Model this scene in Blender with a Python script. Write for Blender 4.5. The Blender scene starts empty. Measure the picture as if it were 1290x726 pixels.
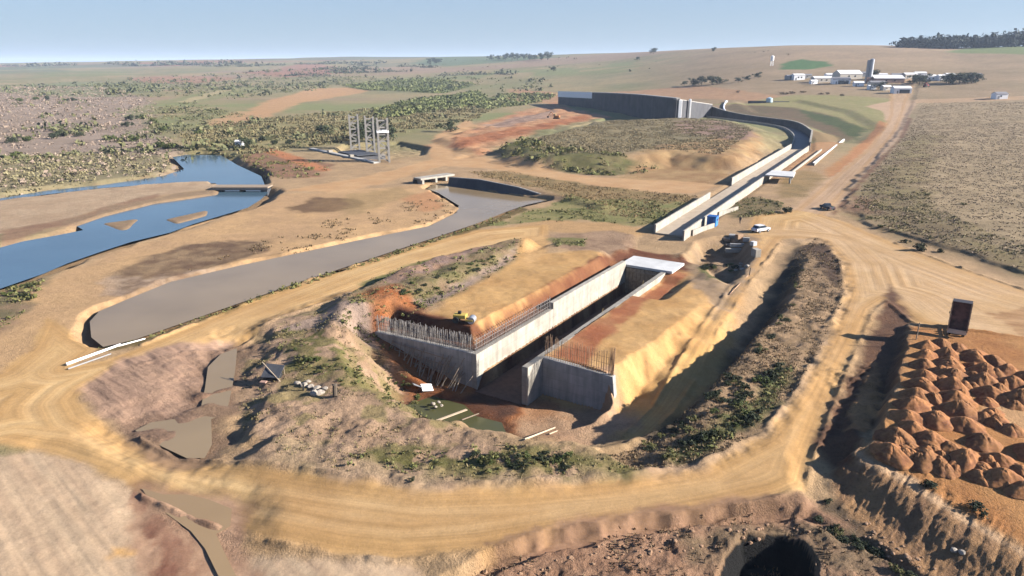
import bpy, bmesh, math, random
import numpy as np
from mathutils import Vector, Matrix, Euler

# ------------------------------------------------------------------ camera, sky, sun, exposure
IW, IH, FOC = 1290.0, 726.0, 872.0
CAMZ = 34.0
PITCH = math.radians(17.9)
SUN_EL, SUN_AZ = math.radians(23.0), math.radians(97.0)     # azimuth clockwise from +Y
EXPOSURE = 1.95

scene = bpy.context.scene
C = scene.collection
cd = bpy.data.cameras.new('camera'); cam = bpy.data.objects.new('camera', cd); C.objects.link(cam)
cam.location = (0, 0, CAMZ); cam.rotation_euler = (math.radians(90) - PITCH, 0, 0)
cd.sensor_width = 36.0; cd.lens = 36.0 * FOC / IW; cd.clip_start = 0.5; cd.clip_end = 40000
scene.camera = cam

world = bpy.data.worlds.new('World'); scene.world = world; world.use_nodes = True
wn = world.node_tree; bg = wn.nodes['Background']
sky = wn.nodes.new('ShaderNodeTexSky'); sky.sky_type = 'NISHITA'; sky.sun_disc = False
sky.sun_elevation = SUN_EL; sky.sun_rotation = SUN_AZ
sky.altitude = 100; sky.air_density = 1.0; sky.dust_density = 1.0; sky.ozone_density = 10.0
veil = wn.nodes.new('ShaderNodeMix'); veil.data_type = 'RGBA'; veil.inputs[0].default_value = 0.72
veil.inputs[7].default_value = (1.86, 2.24, 2.62, 1)          # thin high haze over the clear sky
tcw = wn.nodes.new('ShaderNodeTexCoord'); sxw = wn.nodes.new('ShaderNodeSeparateXYZ'); mrw = wn.nodes.new('ShaderNodeMapRange')
wn.links.new(tcw.outputs['Generated'], sxw.inputs[0]); wn.links.new(sxw.outputs[2], mrw.inputs[0]); wn.links.new(mrw.outputs[0], veil.inputs[0])
mrw.inputs[1].default_value = 0.06; mrw.inputs[2].default_value = 0.45; mrw.inputs[3].default_value = 0.78; mrw.inputs[4].default_value = 0.12
wn.links.new(sky.outputs[0], veil.inputs[6]); wn.links.new(veil.outputs[2], bg.inputs[0]); bg.inputs[1].default_value = 0.06

sd_ = bpy.data.lights.new('sun', 'SUN'); sun = bpy.data.objects.new('sun', sd_); C.objects.link(sun)
sd_.energy = 5.0; sd_.angle = math.radians(0.5); sd_.color = (1.0, 0.925, 0.845)
sdir = Vector((math.sin(SUN_AZ) * math.cos(SUN_EL), math.cos(SUN_AZ) * math.cos(SUN_EL), math.sin(SUN_EL)))
sun.rotation_euler = sdir.to_track_quat('Z', 'Y').to_euler(); sun.location = (60, 0, 80)

vs = scene.view_settings
vs.view_transform = 'Standard'; vs.look = 'None'; vs.exposure = EXPOSURE; vs.gamma = 1; vs.use_curve_mapping = False

# ------------------------------------------------------------------ survey helpers (where things stand)
cp, sp = math.cos(PITCH), math.sin(PITCH)
def ray(px, py):
    u = (px - IW / 2) / FOC; v = (IH / 2 - py) / FOC
    return u, cp + v * sp, -sp + v * cp
def P(px, py, z=0.0):
    """ground-plan position of a survey mark at height z"""
    dx, dy, dz = ray(px, py)
    dz = min(dz, -1e-4)
    t = (z - CAMZ) / dz
    return (dx * t, dy * t)

def vnoise(x, y, seed=0):
    xi = np.floor(x); yi = np.floor(y); fx = x - xi; fy = y - yi
    xi = xi.astype(np.int64); yi = yi.astype(np.int64)
    fx = fx * fx * fx * (fx * (fx * 6 - 15) + 10); fy = fy * fy * fy * (fy * (fy * 6 - 15) + 10)
    def h(a, b):
        n = (a * 374761393 + b * 668265263 + seed * 974634777) & 0xffffffff
        n = ((n ^ (n >> 13)) * 1274126177) & 0xffffffff
        n = (n ^ (n >> 16)) & 0xffffffff
        return n / 4294967295.0
    a, b, c, d = h(xi, yi), h(xi + 1, yi), h(xi, yi + 1), h(xi + 1, yi + 1)
    return (a + (b - a) * fx) * (1 - fy) + (c + (d - c) * fx) * fy
def fbm(x, y, scale, octaves=4, seed=0, gain=0.5):
    """about -1..1"""
    x = np.asarray(x, float) / scale; y = np.asarray(y, float) / scale
    s = 0; a = 1.0; t = 0
    for o in range(octaves):
        s = s + a * (vnoise(x, y, seed + o * 17) * 2 - 1); t += a
        x = x * 2.03 + 11.3; y = y * 2.03 - 7.7; a *= gain
    return s / t * 1.6
def S(a, b, x):
    t = np.clip((x - a) / (b - a), 0, 1); return t * t * (3 - 2 * t)
def seg_dist(X, Y, pts, closed=True):
    n = len(pts); d2 = np.full(X.shape, 1e18); par = np.zeros(X.shape)
    for i in range(n if closed else n - 1):
        ax, ay = pts[i][:2]; bx, by = pts[(i + 1) % n][:2]
        ex, ey = bx - ax, by - ay; L = ex * ex + ey * ey + 1e-12
        t = np.clip(((X - ax) * ex + (Y - ay) * ey) / L, 0, 1)
        q = (X - ax - t * ex) ** 2 + (Y - ay - t * ey) ** 2
        m = q < d2; d2 = np.where(m, q, d2); par = np.where(m, i + t, par)
    return np.sqrt(d2), par
def inside(X, Y, pts):
    c = np.zeros(X.shape, bool); n = len(pts)
    for i in range(n):
        ax, ay = pts[i][:2]; bx, by = pts[(i + 1) % n][:2]
        if ay == by: continue
        k = ((ay > Y) != (by > Y)) & (X < (bx - ax) * (Y - ay) / (by - ay) + ax)
        c ^= k
    return c
def sdf(X, Y, pts):
    d, _ = seg_dist(X, Y, pts); return np.where(inside(X, Y, pts), d, -d)

# ------------------------------------------------------------------ terrain: base relief
SKY_PX = [-400, 0, 150, 300, 450, 550, 620, 720, 800, 900, 1000, 1100, 1150, 1200, 1290, 1700]
SKY_PY = [80, 80, 77.5, 75, 72.5, 72, 71, 69, 67, 61.5, 57.5, 57.5, 59, 61, 58.5, 56]
_az, _tn = [], []
for a_, b_ in zip(SKY_PX, SKY_PY):
    d_ = ray(a_, b_); hh = math.hypot(d_[0], d_[1]); _az.append(math.atan2(d_[0], d_[1])); _tn.append(d_[2] / hh)
def px_of_az(az):
    return np.interp(az, _az, SKY_PX)
_PX = np.arange(-420, 1721, 10.0)
def _soft(v, n):
    k = np.hanning(n); k /= k.sum(); return np.convolve(np.pad(v, n // 2, mode='edge'), k, mode='valid')
_R1 = _soft(np.interp(_PX, [-400, 0, 450, 700, 900, 1290, 1700], [5200, 5000, 4000, 2600, 1500, 1300, 1300]), 31)
_R0 = _soft(np.interp(_PX, [0, 500, 720, 900], [900, 700, 420, 360]), 31)
_TN = _soft(np.interp(_PX, SKY_PX, _tn), 9)
def base(X, Y):
    r = np.hypot(X, Y); az = np.arctan2(X, Y); px = px_of_az(az)
    r1 = np.interp(px, _PX, _R1); r0 = np.interp(px, _PX, _R0)
    zr = CAMZ + r1 * np.interp(px, _PX, _TN)
    t = (r - r0) / (r1 - r0)
    z = zr * S(0, 1, t) - np.clip(r - r1, 0, 1e9) * 0.012
    amp = S(350, 1400, r) * np.interp(px, [0, 600, 900], [5.5, 3.5, 1.2])
    z = z + amp * (fbm(X, Y, 420, 3, 5) + 0.15) * (1 - 0.8 * S(0.75, 1.0, t))
    return z
def base1(x, y): return float(base(np.array([x]), np.array([y]))[0])
def PB(px, py, dz=0.0):
    """survey mark on the natural relief"""
    dx, dy, dz_ = ray(px, py)
    h = math.hypot(dx, dy)
    ts = np.geomspace(40, 6000, 900) / h
    g = CAMZ + ts * dz_ - base(ts * dx, ts * dy) - dz
    k = np.argmax(g < 0) if (g < 0).any() else len(ts) - 1
    if k > 0 and g[k] < 0:
        f = g[k - 1] / (g[k - 1] - g[k]); t = ts[k - 1] + f * (ts[k] - ts[k - 1])
    else: t = ts[k]
    return (dx * t, dy * t)

# grid that gets coarser with distance
ys = [4.0]
while ys[-1] < 13000:
    y_ = ys[-1]
    ys.append(y_ + (0.8 if y_ < 30 else max(0.24, 0.0031 * y_) if y_ < 800 else 0.011 * y_))
YS = np.array(ys); NR = len(YS)
NC = 1000; TMAX = 1.32; TS = np.linspace(-TMAX, TMAX, NC); Y0 = 8.0
GX = TS[None, :] * (YS[:, None] + Y0); GY = np.repeat(YS[:, None], NC, 1)
GZ = base(GX, GY)
near = GY < 420

def sub(pts, margin):
    """index window of the grid that covers pts"""
    xs = [p[0] for p in pts]; yy = [p[1] for p in pts]
    i0 = max(0, int(np.searchsorted(YS, min(yy) - margin)) - 1); i1 = min(NR, int(np.searchsorted(YS, max(yy) + margin)) + 1)
    ylo, yhi = YS[i0] + Y0, YS[i1 - 1] + Y0
    tt = [(x + s) / q for x in (min(xs), max(xs)) for s in (-margin, margin) for q in (ylo, yhi)]
    j0 = max(0, int(np.searchsorted(TS, min(tt))) - 1); j1 = min(NC, int(np.searchsorted(TS, max(tt))) + 1)
    return slice(i0, i1), slice(j0, j1)
def conv(pts, z):
    out = []
    for p in pts:
        zz = p[2] if len(p) > 2 else z
        out.append((PB(p[0], p[1]) if zz == 'B' else P(p[0], p[1], zz)) + ((0.0 if zz == 'B' else zz),))
    return out
def shape(pts, z=0.0, w=3.0, target=None, add=None, rough=0.0, rs=2.0, seed=3, world=False, edge=0.0, es=3.0, inner=0.0):
    """level a plot to a height (or a fitted plane through its marks); outside it slopes back over w metres"""
    p3 = pts if world else conv(pts, z)
    si = sub(p3, w + abs(edge) + 1); X, Y = GX[si], GY[si]
    s = sdf(X, Y, p3)
    if edge: s = s + edge * fbm(X, Y, es, 3, seed + 40)
    m = S(-w + inner, inner, s) if w > 0 else (s > 0).astype(float)
    if add is not None:
        GZ[si] += m * add
    else:
        if target is None:
            T = np.zeros(X.shape); wt = np.zeros(X.shape); n_ = len(p3)
            dn = []
            for k_ in range(n_):               # marks plus the middles between them
                a_, b_ = p3[k_], p3[(k_ + 1) % n_]; dn += [a_, tuple((u_ + v_) / 2 for u_, v_ in zip(a_, b_))]
            for a_ in dn:
                w_ = ((X - a_[0]) ** 2 + (Y - a_[1]) ** 2 + .3) ** -1.5; T += w_ * a_[2]; wt += w_
            T /= wt
        else: T = target
        if rough: T = T + rough * fbm(X, Y, rs, 4, seed)
        GZ[si] = GZ[si] * (1 - m) + T * m
def trail(pts, z, half, slope, world=False, wob=0.0):
    """cut or raise a strip along a line of marks with their own heights"""
    p3 = pts if world else conv(pts, z)
    si = sub(p3, half + slope + 2); X, Y = GX[si], GY[si]
    d, par = seg_dist(X, Y, p3, closed=False)
    if wob: d = d + wob * fbm(X, Y, 3.0, 3, 77)
    T = np.interp(par, np.arange(len(p3)), [p[2] for p in p3])
    m = 1 - S(half, half + slope, d)
    GZ[si] = GZ[si] * (1 - m) + T * m
def bumps(pts, amp, scale, z=0.0, w=3.0, seed=9, octs=4, ridged=False, stretch=None, world=False):
    p3 = pts if world else conv(pts, z)
    si = sub(p3, w + 1); X, Y = GX[si], GY[si]
    m = S(-w, 0.5, sdf(X, Y, p3))
    if stretch is not None:            # (direction angle, ratio): relief drawn out along a direction
        a, k = stretch; u = X * math.cos(a) + Y * math.sin(a); v = -X * math.sin(a) + Y * math.cos(a)
        n = fbm(u / k, v, scale, octs, seed)
    else: n = fbm(X, Y, scale, octs, seed)
    if ridged: n = 0.5 - np.abs(n) * 1.4
    GZ[si] += m * amp * n

# ---- marks of the main plots (photo survey) ----
RIVER_UP = [(-60, 262), (0, 250), (60, 240), (130, 233), (205, 222), (232, 213), (217, 198), (236, 195), (279, 196), (299, 208), (329, 222), (305, 227), (270, 229), (200, 232), (130, 237), (60, 245), (0, 253), (-60, 266)]
RIVER = [(268, 243), (300, 240), (338, 243), (328, 252), (312, 262), (245, 282), (215, 293), (165, 305), (125, 318), (85, 332), (55, 345), (20, 357), (0, 364), (-80, 390), (-80, 325), (0, 312), (30, 304), (75, 296), (105, 290), (90, 281), (125, 272), (150, 262), (190, 255), (240, 245)]
CANAL = [(113, 405), (125, 392), (165, 375), (215, 355), (300, 335), (380, 318), (450, 303), (540, 285), (575, 268), (578, 259), (552, 243), (538, 238), (545, 233), (560, 234), (600, 239), (650, 247), (692, 252), (664, 258), (640, 266), (600, 282), (555, 297), (500, 315), (440, 335), (350, 365), (250, 400), (170, 428), (130, 437), (115, 425)]
POND = [(170, 542), (190, 532), (240, 525), (252, 518), (258, 490), (262, 462), (278, 446), (299, 438), (296, 470), (289, 505), (284, 522), (266, 528), (267, 560), (258, 577), (235, 577), (205, 563)]
PUDDLE = [(178, 614), (205, 622), (235, 622), (262, 628), (292, 640), (290, 662), (272, 672), (285, 700), (305, 740), (285, 745), (258, 690), (240, 668), (215, 650), (190, 632)]
PITPOND = [(512, 508), (545, 497), (585, 508), (600, 522), (632, 530), (640, 548), (615, 556), (585, 548), (555, 530), (520, 518)]

def rounded(pts, n=5):
    out = []; L_ = len(pts)
    for i in range(L_):
        p0, p1, p2, p3 = [pts[(i + k_) % L_] for k_ in (-1, 0, 1, 2)]
        for k_ in range(n):
            u = k_ / n; out.append(tuple(.5 * (2 * p1[j] + (p2[j] - p0[j]) * u + (2 * p0[j] - 5 * p1[j] + 4 * p2[j] - p3[j]) * u * u + (3 * p1[j] - p0[j] - 3 * p2[j] + p3[j]) * u ** 3) for j in range(2)))
    return out
# canal frame of the lower works
ZT, ZF, ZL = -0.5, -5.5, 1.3            # lower works: wall top, floor, left fill
A0 = P(600, 447, ZT); CA = math.radians(32.0)
DX, DY = math.sin(CA), math.cos(CA)
def LW(s, t): return (A0[0] + s * DX + t * DY, A0[1] + s * DY - t * DX)      # s along, t to the right
B0 = P(826, 293, 0.0); CB = math.radians(29.6)
EX, EY = math.sin(CB), math.cos(CB)
def UW(s, t): return (B0[0] + s * EX + t * EY, B0[1] + s * EY - t * EX)

def q(l, z): return [p + (z,) for p in l]
# ---- relief, roughly from far to near ----
shape(rounded(RIVER_UP), -.9, 5.0, target=-2.2, edge=1.0, es=6)
shape(rounded(RIVER), -.9, 5.0, target=-2.2, edge=1.0, es=6)
trail([(300, 226, -3.0), (302, 234, -3.0), (303, 244, -3.0)], -1.6, 6.5, 2.5)
shape([(136, 282), (168, 278), (156, 289)], -.9, 4.0, target=-.7)
shape([(214, 277), (258, 267), (256, 272), (224, 281)], -.9, 3.0, target=-.66)
shape([(-80, 262), (60, 246), (130, 238), (270, 232), (268, 243), (190, 254), (125, 270), (60, 292), (-80, 318)], -.4, 4.0, target=-.4)
MOUND = [(655, 182), (700, 168), (770, 152), (850, 148), (905, 150), (948, 162), (925, 185), (905, 195), (840, 190), (760, 195), (690, 193)]
shape(MOUND, 4.0, 16.0, target=4.0, rough=0.5, rs=14, edge=3, es=12)
shape([(560, 175), (640, 155), (720, 135), (800, 140), (690, 168), (600, 190)], 1.0, 8, target=1.5, rough=.5, rs=14)
bumps([(570, 165), (700, 135), (780, 145), (650, 190), (580, 200)], 0.6, 11, seed=31)
shape([(425, 195), (440, 186), (500, 183), (535, 190), (528, 200), (490, 206), (440, 203)], -1.6, 3.0, target=-1.8, rough=.4, rs=4)
shape(rounded(CANAL), -.3, 1.7, target=-1.2, edge=.7, es=5)
shape([(600, 226), (640, 230), (706, 246), (760, 258), (700, 240), (640, 222)], 0.9, 4, target=0.9)
FIELD = [(1158, 128), (1220, 127), (1340, 128), (1560, 130), (1700, 420), (1400, 372), (1290, 345), (1180, 308), (1110, 288), (1068, 262), (1075, 240), (1105, 205), (1140, 160)]
shape([(1190, 150), (1700, 150), (1700, 380), (1330, 320), (1190, 270), (1130, 235)], 0.0, 22.0, add=1.2)
shape(FIELD, 0.0, 2.0, add=0.5, edge=1.2, es=5)
shape([(940, 128), (1000, 127), (1060, 140), (1094, 160), (1068, 178), (1055, 168), (1010, 150), (960, 140)], 'B', 10, add=-1.5)
HUM = [(308, 440), (350, 402), (440, 372), (490, 372), (520, 400), (535, 470), (560, 520), (640, 560), (760, 575), (860, 572), (870, 580), (780, 595), (650, 605), (540, 605), (440, 596), (340, 572), (295, 540)]
shape(HUM, 0.3, 3.5, target=0.35, rough=0.4, rs=8)
bumps(HUM, 0.22, 1.8, seed=12)
shape([(362, 415), (430, 400), (480, 415), (500, 450), (490, 470), (450, 465), (410, 450)], 1.0, 9.0, target=1.0, rough=.5, rs=6)
BANK = [(440, 372), (520, 338), (600, 312), (660, 300), (655, 318), (620, 341), (560, 372), (515, 390), (480, 408), (430, 403)]
shape(BANK, 2.2, 4.5, target=2.3, rough=.5, rs=6)
PITW = 0
PIT = [(505, 472, -5.5), (545, 478, -5.5), (600, 490, -5.5), (660, 505, -5.5), (770, 500, -5.5), (815, 490, -5.2), (808, 515, -5.2), (780, 545, -4.8), (740, 558, -4.5), (690, 555, -4.5), (640, 548, -4.9), (585, 542, -5.1), (528, 518, -5.2)]
BENCH = [(1030, 300, -.1), (1058, 330, 0), (1064, 372, 0), (1040, 425, 0), (1003, 492, 0), (955, 548, 0), (880, 584, 0), (800, 588, -.2), (760, 577, -.7), (805, 562, -.9), (850, 522, -.3), (885, 484, .1), (925, 440, .3), (962, 398, .3), (987, 350, .2), (997, 322, 0)]
shape(BENCH, 0, 1.0, rough=.25, rs=5)
bumps(BENCH, 0.22, 1.7, seed=21)
shape(PIT, -5.5, 9.0, rough=.18, rs=4, edge=.8)
FLOOR = [(800, 505, -4.6), (835, 465, -2.9), (866, 430, -1.7), (900, 392, -.9), (931, 352, -.5), (964, 312, -.2), (983, 296, 0), (999, 318, -.6), (990, 352, -1.7), (970, 400, -2.7), (938, 442, -3.4), (900, 487, -4.1), (866, 525, -4.5), (815, 562, -4.5), (750, 560, -4.6)]
shape([(872, 345), (888, 322), (920, 318), (940, 345), (918, 375), (902, 386), (884, 365)], -3.0, 3.0, target=-3.0, rough=.5, rs=3)
# channel trench and fills of the lower works (wall top ZT, floor ZF, left fill ZL)
shape(q([LW(-1.0, -15), LW(-1, 0), LW(46, 0), LW(50, -15)], ZL), ZL, 4.0, world=True, rough=.12, rs=6)
LFILL = [(528, 404), (600, 421), (690, 375), (775, 326), (742, 312), (700, 318), (655, 322), (618, 348), (560, 382)]
shape(LFILL, ZL, 3.5, target=ZL, rough=.12, rs=5)
shape(q([LW(4, 8), LW(4.5, 13.5), LW(11, 15.5), LW(14, 8)], -.5), -.5, 8.5, world=True)
shape(q([LW(3.5, 7.5), LW(4.2, 14.2), LW(8, 16), LW(16, 18.5), LW(27, 21), LW(36, 21.5), LW(44, 19), LW(51, 12), LW(51, 7.5)], -.5), -.5, 5.0, world=True, rough=.12, rs=5, edge=.4, es=5)
shape(q([LW(6, 8), LW(8, 12), LW(34, 11), LW(34, 8)], ZT), ZT - .1, 2.0, world=True)
shape(q([LW(34, 8), LW(34, 11), LW(52, 11), LW(52, 8)], ZT - 1.2), ZT - 1.2, 2.0, world=True)
shape(q([LW(0.3, -16), LW(0.3, -0.3), LW(46, -0.3), LW(46, -2.2), LW(2.6, -2.2), LW(2.6, -16)], ZT - .2), ZT - .2, 1.6, world=True)
shape(q([LW(47, -2.5), LW(47, 12), LW(56, 11), LW(58, 4), LW(56, -2.5)], -.85), -.85, 3.0, world=True, rough=.08, rs=3)
shape(q([LW(-9, 0.2), LW(-9, 6.8), LW(47.4, 6.8), LW(47.4, 0.2)], ZF), ZF, 0.45, world=True)
shape(q([LW(-9, -6), LW(-9, 10), LW(-1, 16), LW(2.4, 16.5), LW(3.3, 12), LW(3.2, 8), LW(-0.2, 7), LW(-0.35, -4)], ZF), ZF, 1.2, world=True, rough=.12, rs=3)
shape(rounded(PITPOND), -5.2, 1.6, target=-5.75, edge=.7, es=2.5)
shape(FLOOR, 0, 2.8, edge=.3, es=2)
trail(q([LW(1.6, 7.5), LW(1.6, 15.0)], ZF), ZF, 2.1, .4, world=True)
trail([LW(-1.2, -17) + (ZF + 4.0,), LW(-1.4, -12) + (ZF + 2.6,), LW(-1.5, -6) + (ZF + .6,), LW(-1.5, 1) + (ZF,)], 0, 1.0, 2.5, world=True)
trail([UW(-6, 3.3) + (-0.6,), UW(0, 3.3) + (-0.35,), UW(178, 3.3) + (-0.35,)], 0, 3.9, 1.5, world=True)
trail([UW(-1, 3.3) + (-0.3,), UW(-5, 3.6) + (-.45,), UW(-9, 4.2) + (-.75,)], 0, 4.5, 3.5, world=True)
CURVE_PX = [(1001, 175), (996, 167.5), (984, 161.5), (960, 157), (930, 153), (900, 149), (884, 146)]
def offset_path(pts, d):
    out = []
    for k_ in range(len(pts)):
        a_, b_ = pts[max(0, k_ - 1)], pts[min(len(pts) - 1, k_ + 1)]; L_ = math.hypot(b_[0] - a_[0], b_[1] - a_[1])
        out.append((pts[k_][0] + (b_[1] - a_[1]) / L_ * d, pts[k_][1] - (b_[0] - a_[0]) / L_ * d))
    return out
CIN = [UW(170, .5), UW(176, .55)] + [PB(a_, b_) for a_, b_ in CURVE_PX]
CZ = [0.0, 0.0] + [base1(*p_) for p_ in CIN[2:]]
trail([p_ + (z_ - .5,) for p_, z_ in zip(offset_path(CIN, 3.4), CZ)], 0, 4.2, 2.0, world=True)
shape(rounded(POND), -.6, 6.0, target=-.85, edge=1.3, es=3)
trail([(252, 499, -.5), (272, 493, -.52), (293, 488, -.5)], -.55, .2, .9, wob=.3)
trail([(236, 524, -.5), (262, 514, -.5), (288, 521, -.5)], -.55, .5, 1.6, wob=.6)
shape([(176, 548), (196, 541), (214, 548), (200, 556)], -.6, 1.6, target=-.5, edge=.5, es=1.5)
bumps([(105, 500), (150, 465), (225, 442), (290, 440), (262, 500), (240, 525), (170, 540), (130, 525)], 0.16, 1.1, z=-.8, w=1.5, stretch=(math.radians(-40), 7), seed=51)
BLOT = [(-60, 585), (40, 568), (75, 575), (130, 600), (180, 625), (215, 660), (300, 700), (430, 705), (520, 712), (560, 760), (-120, 760)]
shape(BLOT, -0.3, 2.5, target=-0.35)
_a, _b = P(60, 600, -.3), P(150, 720, -.3); TILL = math.atan2(_b[1] - _a[1], _b[0] - _a[0])
bumps(BLOT, 0.045, 0.9, z=-.3, w=.5, stretch=(TILL, 16), seed=61, octs=3)
shape([(190, 650), (270, 650), (300, 760), (250, 760)], -.4, 4.0, target=-.4)
shape(rounded(PUDDLE), -0.45, 4.5, target=-.62, edge=.35, es=2.5)
BSOUTH = [(600, 740), (650, 706), (720, 686), (800, 670), (900, 659), (1000, 650), (1035, 656), (1090, 690), (1170, 735), (1250, 800), (1000, 830), (600, 830)]
shape(BSOUTH, -.9, .8, target=-.75, rough=.16, rs=3, edge=.45, es=4)
bumps(BSOUTH, 0.10, .8, z=-1.0, w=.3, seed=71, ridged=True); bumps(BSOUTH, .28, 3.5, z=-1.0, w=.3, seed=72)
SLOPE = [(1083, 572, 1.3), (1145, 602, 1.0), (1200, 643, .95), (1290, 695, .95), (1420, 760, .95), (1330, 800, -.4), (1180, 732, -.5), (1120, 692, -.55), (1068, 648, -.6), (1046, 602, -.4)]
trail([(1022, 655, -1.1), (1065, 680, -1.4), (1120, 708, -1.5), (1180, 745, -1.6)], -1.3, .7, .9, wob=.5)
trail([(1124, 386, -.05), (1116, 410, -.1), (1094, 460, -.15), (1063, 530, -.25), (1050, 590, -.35), (1072, 645, -.7)], -.2, 2.6, 2.0, wob=.5)
trail([(560, 742, -.9), (610, 722, -1.2), (700, 693, -1.25), (800, 674, -1.2), (900, 662, -1.25), (1000, 654, -1.2), (1022, 656, -1.1)], -.9, .22, .45, wob=.35)
YARD = [(1150, 408, .7), (1140, 440, 1.4), (1134, 480, 1.9), (1118, 520, 2.0), (1095, 560, 1.7), (1083, 570, 1.5), (1140, 598, 1.1), (1200, 640, 1.0), (1290, 692, 1.0), (1420, 760, 1.0), (1500, 600, 1.2), (1400, 440, .8), (1290, 425, .7), (1210, 412, .6)]
shape(YARD, 1.3, 1.5, edge=.35, es=2.5)
shape(SLOPE, 0, .9)
trail([(1098, 478, .2), (1092, 505, .3), (1083, 535, .3), (1090, 552, .9)], .2, .4, 1.6, wob=.5)
SL2 = [(1083, 576), (1145, 604), (1200, 645), (1290, 699), (1330, 760), (1200, 760), (1130, 700), (1060, 640), (1045, 605)]
bumps(SL2, 0.09, 0.6, z=-.6, w=.8, stretch=(math.radians(48), 7), seed=81, ridged=True); bumps(SL2, 0.06, 0.5, z=-.6, w=.8, seed=83)
bumps([(1060, 470), (1105, 470), (1100, 560), (1060, 570)], 0.25, 1.0, z=-.6, seed=82)
HOLE = [(946, 685), (984, 681), (1003, 688), (1012, 706), (1012, 750), (912, 750), (928, 706)]
shape(HOLE, -.8, 1.1, target=-3.2, edge=.1, es=2)
def ground(x, y):
    i = np.interp(y, YS, np.arange(NR)); t = np.clip(np.asarray(x) / (np.asarray(y) + Y0), -TMAX, TMAX)
    j = (t + TMAX) / (2 * TMAX) * (NC - 1)
    i0 = np.clip(np.floor(i).astype(int), 0, NR - 2); j0 = np.clip(np.floor(j).astype(int), 0, NC - 2)
    fi, fj = i - i0, j - j0
    return (GZ[i0, j0] * (1 - fi) * (1 - fj) + GZ[i0 + 1, j0] * fi * (1 - fj) + GZ[i0, j0 + 1] * (1 - fi) * fj + GZ[i0 + 1, j0 + 1] * fi * fj)
def PG(px, py):
    """survey mark on the finished ground: x, y, z"""
    dx, dy, dz = ray(px, py); h = math.hypot(dx, dy)
    ts = np.geomspace(30, 7000, 4000) / h
    zz = ground(ts * dx, ts * dy); g = CAMZ + ts * dz - zz
    k = int(np.argmax(g < 0)) if (g < 0).any() else len(ts) - 1
    t = ts[k]
    if k > 0 and g[k] < 0:
        f = g[k - 1] / (g[k - 1] - g[k]); t = ts[k - 1] + f * (ts[k] - ts[k - 1])
    x, y = dx * t, dy * t
    return x, y, float(ground(x, y))
# ------------------------------------------------------------------ ground colours (soil and plants; trench face and hole also carry painted shade)
KA = np.array([0.385, 0.40, 0.43])
def lin(c):
    c = np.array(c, float) / 255.0
    return np.where(c <= 0.04045, c / 12.92, ((c + 0.055) / 1.055) ** 2.4)
def alb(c): return np.clip(lin(c) * KA, 0.006, 0.8)
COL = np.zeros((NR, NC, 3))
ROADM = np.zeros((NR, NC)); FIELDM = np.zeros((NR, NC))
def paint(pts, c1, c2=None, z=0.0, feather=1.0, en=1.0, es=3.0, s=1.0, ns=4.0, seed=1, world=False, mask=None, streak=None, dens=None):
    p3 = pts if world else conv(pts, z)
    si = sub(p3, feather + en * 1.6 + 1); X, Y = GX[si], GY[si]
    d = sdf(X, Y, p3)
    if en: d = d + en * fbm(X, Y, es, 4, seed + 100)
    m = S(-feather, feather, d) * s
    if dens is not None:                # broken cover: patches of size es, share dens
        m = m * S(-0.15, 0.15, fbm(X, Y, ns, 4, seed + 300) + (dens * 2 - 1) * 0.9)
    a1 = alb(c1); a2 = alb(c2 if c2 is not None else c1)
    if streak is not None:
        a, k = streak; u = X * math.cos(a) + Y * math.sin(a); v = -X * math.sin(a) + Y * math.cos(a)
        t = np.clip(fbm(u / k, v, ns, 4, seed + 200) * 0.6 + 0.5, 0, 1)[..., None]
    else:
        t = np.clip(fbm(X, Y, ns, 4, seed + 200) * 0.7 + 0.5, 0, 1)[..., None]
    COL[si] = COL[si] * (1 - m[..., None]) + (a1 * (1 - t) + a2 * t) * m[..., None]
    if mask is not None: mask[si] = np.maximum(mask[si], m)
R_ = np.hypot(GX, GY); PXA = px_of_az(np.arctan2(GX, GY))
# far country: dry pasture with green, straw and tilled fields
n1 = fbm(GX * 0.45, GY, 260, 3, 201); n2 = fbm(GX, GY, 70, 4, 202); n3 = fbm(GX, GY, 14, 4, 203)
t = np.clip(0.5 + 0.6 * n2 + .25 * n3, 0, 1)[..., None]
COL[:] = alb((180, 158, 114)) * (1 - t) + alb((148, 142, 98)) * t
w = S(0.25, 0.55, n1)[..., None] * S(0.1, .4, n2 + .3)[..., None]; COL[:] = COL * (1 - w) + alb((150, 150, 98)) * w
w = (S(0.35, 0.6, -n1) * S(500, 900, R_))[..., None] * .7; COL[:] = COL * (1 - w) + alb((180, 148, 122)) * w
w = (S(0.45, 0.6, fbm(GX * .4, GY, 300, 2, 209)) * S(900, 1500, R_) * S(900, 500, PXA))[..., None] * .8; COL[:] = COL * (1 - w) + alb((172, 120, 92)) * w
w = (S(0.15, 0.35, fbm(GX * .5, GY, 420, 3, 210)) * S(1800, 2600, R_) * S(1000, 600, PXA))[..., None] * .8; COL[:] = COL * (1 - w) + alb((120, 126, 100)) * w
# right hill: pinkish-brown stubble
w = (S(780, 900, PXA) * S(430, 560, R_))[..., None] * .9
t = np.clip(.5 + .5 * fbm(GX, GY, 60, 4, 204) + .3 * n3, 0, 1)[..., None]
COL[:] = COL * (1 - w) + (alb((190, 160, 122)) * (1 - t) + alb((168, 142, 106)) * t) * w
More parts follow.
